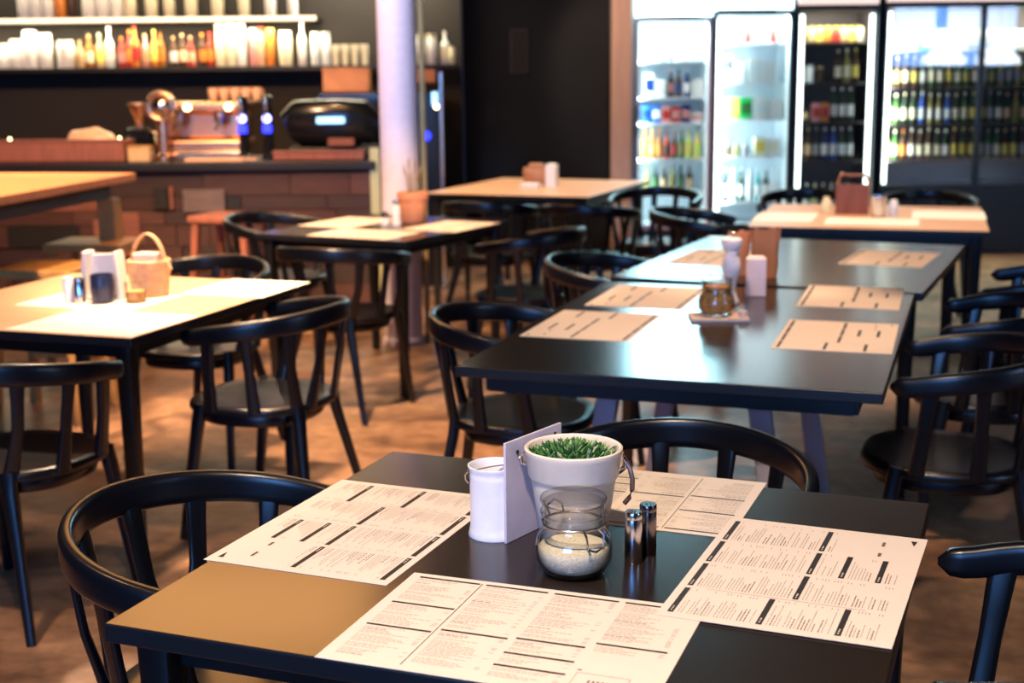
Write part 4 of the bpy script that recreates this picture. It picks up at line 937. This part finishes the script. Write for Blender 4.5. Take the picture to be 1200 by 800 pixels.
put(f2, 'second', 1.39, [(1.79, 'b', .20, .025, 'black', 'white', 'black bottle'), (1.86, 'k', .16, .09, 'white', 'white', 'white carton'), (1.98, 'k', .19, .10, 'white', 'clear', 'white carton with pale panel'), (2.10, 'k', .17, .10, 'white', 'white', 'plain white carton')])
put(f2, 'third', 1.10, [(1.78, 'k', .17, .05, 'yellow', 'lime', 'yellow pack'), (1.84, 'k', .17, .05, 'lime', 'yellow', 'lime pack'), (1.92, 'k', .17, .09, 'leafgreen', 'green', 'bright green pack'), (2.04, 'k', .16, .10, 'white', 'clear', 'white pack'), (2.16, 'k', .15, .10, 'white', 'white', 'plain white pack')])
put(f2, 'fourth', .80, [(1.78, 'c', .10, .03, 'brown', 'grey', 'brown can'), (1.85, 'c', .10, .03, 'olive', 'grey', 'olive can'), (1.92, 'c', .09, .03, 'grey', 'clear', 'grey can'), (2.04, 'k', .15, .09, 'cream', 'yellow', 'cream carton'), (2.15, 'k', .14, .09, 'white', 'cream', 'white carton')])
put(f2, 'lowest', .43, [(1.76 + k * .068, 'b', .27, .027, ['black', 'white', 'dkgreen', 'clear', 'teal', 'dkgreen', 'clear'][k], 'white', ['black', 'white', 'dark green', 'clear', 'teal', 'dark green', 'clear'][k] + ' bottle') for k in range(7)])
f3 = 'dark-lined fridge'
put(f3, 'top', 1.70, [(2.37 + k * .066, 'c', .13, .028, ['olive', 'tan', 'yellow', 'orange', 'red', 'tan', 'yellow', 'cream'][k], 'olive', ['olive', 'tan', 'yellow', 'orange', 'red', 'tan', 'yellow', 'cream'][k] + ' can') for k in range(8)])
put(f3, 'second', 1.38, [(2.37, 'c', .14, .030, 'white', 'white', 'white tin'), (2.44, 'c', .15, .032, 'white', 'grey', 'large white tin'), (2.52, 'c', .13, .025, 'brown', 'tan', 'brown tin'), (2.66, 'b', .26, .027, 'brown', 'cream', 'brown bottle with cream label'), (2.73, 'b', .27, .027, 'olive', 'cream', 'olive bottle with cream label'), (2.80, 'b', .27, .027, 'brown', 'yellow', 'brown bottle with yellow label')])
put(f3, 'third', 1.07, [(2.40, 'k', .10, .06, 'brown', 'tan', 'brown pack'), (2.49, 'k', .15, .07, 'pink', 'red', 'pink pack'), (2.56, 'k', .15, .06, 'orange', 'red', 'orange pack'), (2.63, 'b', .27, .027, 'dkgreen', 'white', 'green bottle with white label'), (2.70, 'b', .27, .027, 'dkgreen', 'white', 'green bottle with white label'), (2.77, 'b', .27, .027, 'dkgreen', 'white', 'green bottle with white label')])
put(f3, 'fourth', .76, [(2.37 + k * .068, 'b', .26, .027, ['brown', 'brown', 'black', 'navy', 'blue', 'dkgreen', 'dkgreen'][k], ['tan', 'tan', 'grey', 'white', 'white', 'clear', 'white'][k], ['brown', 'brown', 'black', 'navy', 'blue', 'dark green', 'dark green'][k] + ' bottle') for k in range(7)])
put(f3, 'floor', .30, [(2.37 + k * .068, 'b', .27, .027, ['green', 'dkgreen', 'lime', 'green', 'clear', 'lime', 'green'][k], ['cream', 'white'][k % 2], ['green', 'dark green', 'lime', 'green', 'clear', 'lime', 'green'][k] + ' bottle') for k in range(7)])
f4 = 'wide fridge'
bl = lambda seq: seq
for nm, z, n in (('second', 1.34, 20), ('third', 1.045, 21), ('fourth', .755, 21)):
    sp = []
    for k in range(n):
        x = 3.075 + k * .0695
        col = rnd.choice(['green', 'dkgreen', 'olive', 'dkgreen', 'brown']); lb = rnd.choice(['cream', 'yellow', 'white', 'cream']) if k < 12 else rnd.choice(['cream', 'tan', 'yellow', 'grey', 'olive'])
        if nm == 'third' and k in (4, 7): col, lb = 'blue', 'clear'
        if nm == 'fourth' and k == 2: col, lb = 'brown', 'orange'
        if x > 4.48: break
        nmcol = {'dkgreen': 'dark green'}.get(col, col)
        sp.append((x, 'b', rnd.choice([.24, .25, .255]), .0275, col, lb, '%s bottle with %s label' % (nmcol, 'pale' if lb == 'clear' else lb)))
    put(f4, nm, z, sp)
put(f4, 'top', 1.62, [(3.13, 'k', .17, .09, 'white', 'clear', 'white carton'), (3.24, 'k', .19, .09, 'clear', 'white', 'pale carton'), (3.36, 'k', .15, .08, 'teal', 'white', 'teal carton')] + [(3.52 + k * .12, 'k', .16, .09, ['grey', 'clear', 'olive', 'grey'][k % 4], ['clear', 'white', 'grey', 'olive'][k % 4], ['grey', 'pale', 'olive', 'dark grey'][k % 4] + ' carton') for k in range(7)])
t = thing('price_card', 'small blue square notice behind the glass of the wide fridge', 'sign', (3.445, FY + .05, 1.80), 0)
bm = B(); box(bm, -.047, .047, 0, .004, 0, .16, .001); obj('card_face', bm, 'blue_card', t)
bm = B(); tube(bm, [(0, .002, .16), (0, .002, .203)], .001, 5); obj('hanging_thread', bm, 'wire', t)
# fridge 1 left flank is pale
t = thing('service_panel', 'pale blue-white narrow panel between wooden pillar and first fridge', 'panel', (.980, 11.02, 0), 0)
bm = B(); box(bm, -.022, .022, -.03, .5, 0, 2.32, .003); obj('panel_body', bm, 'fridge_side', t)
# framed dark notice on the black wall
t = thing('wall_poster', 'faint dark grey poster on the black wall', 'poster', (.07, 10.845, 1.48), 0)
bm = B(); box(bm, -.06, .08, -.012, .003, 0, .34, .002); obj('frame', bm, 'fridge_dark', t)
bm = B(); box(bm, -.05, .07, -.014, -.011, .01, .33, .001); obj('sheet', bm, 'wall_brown', t)
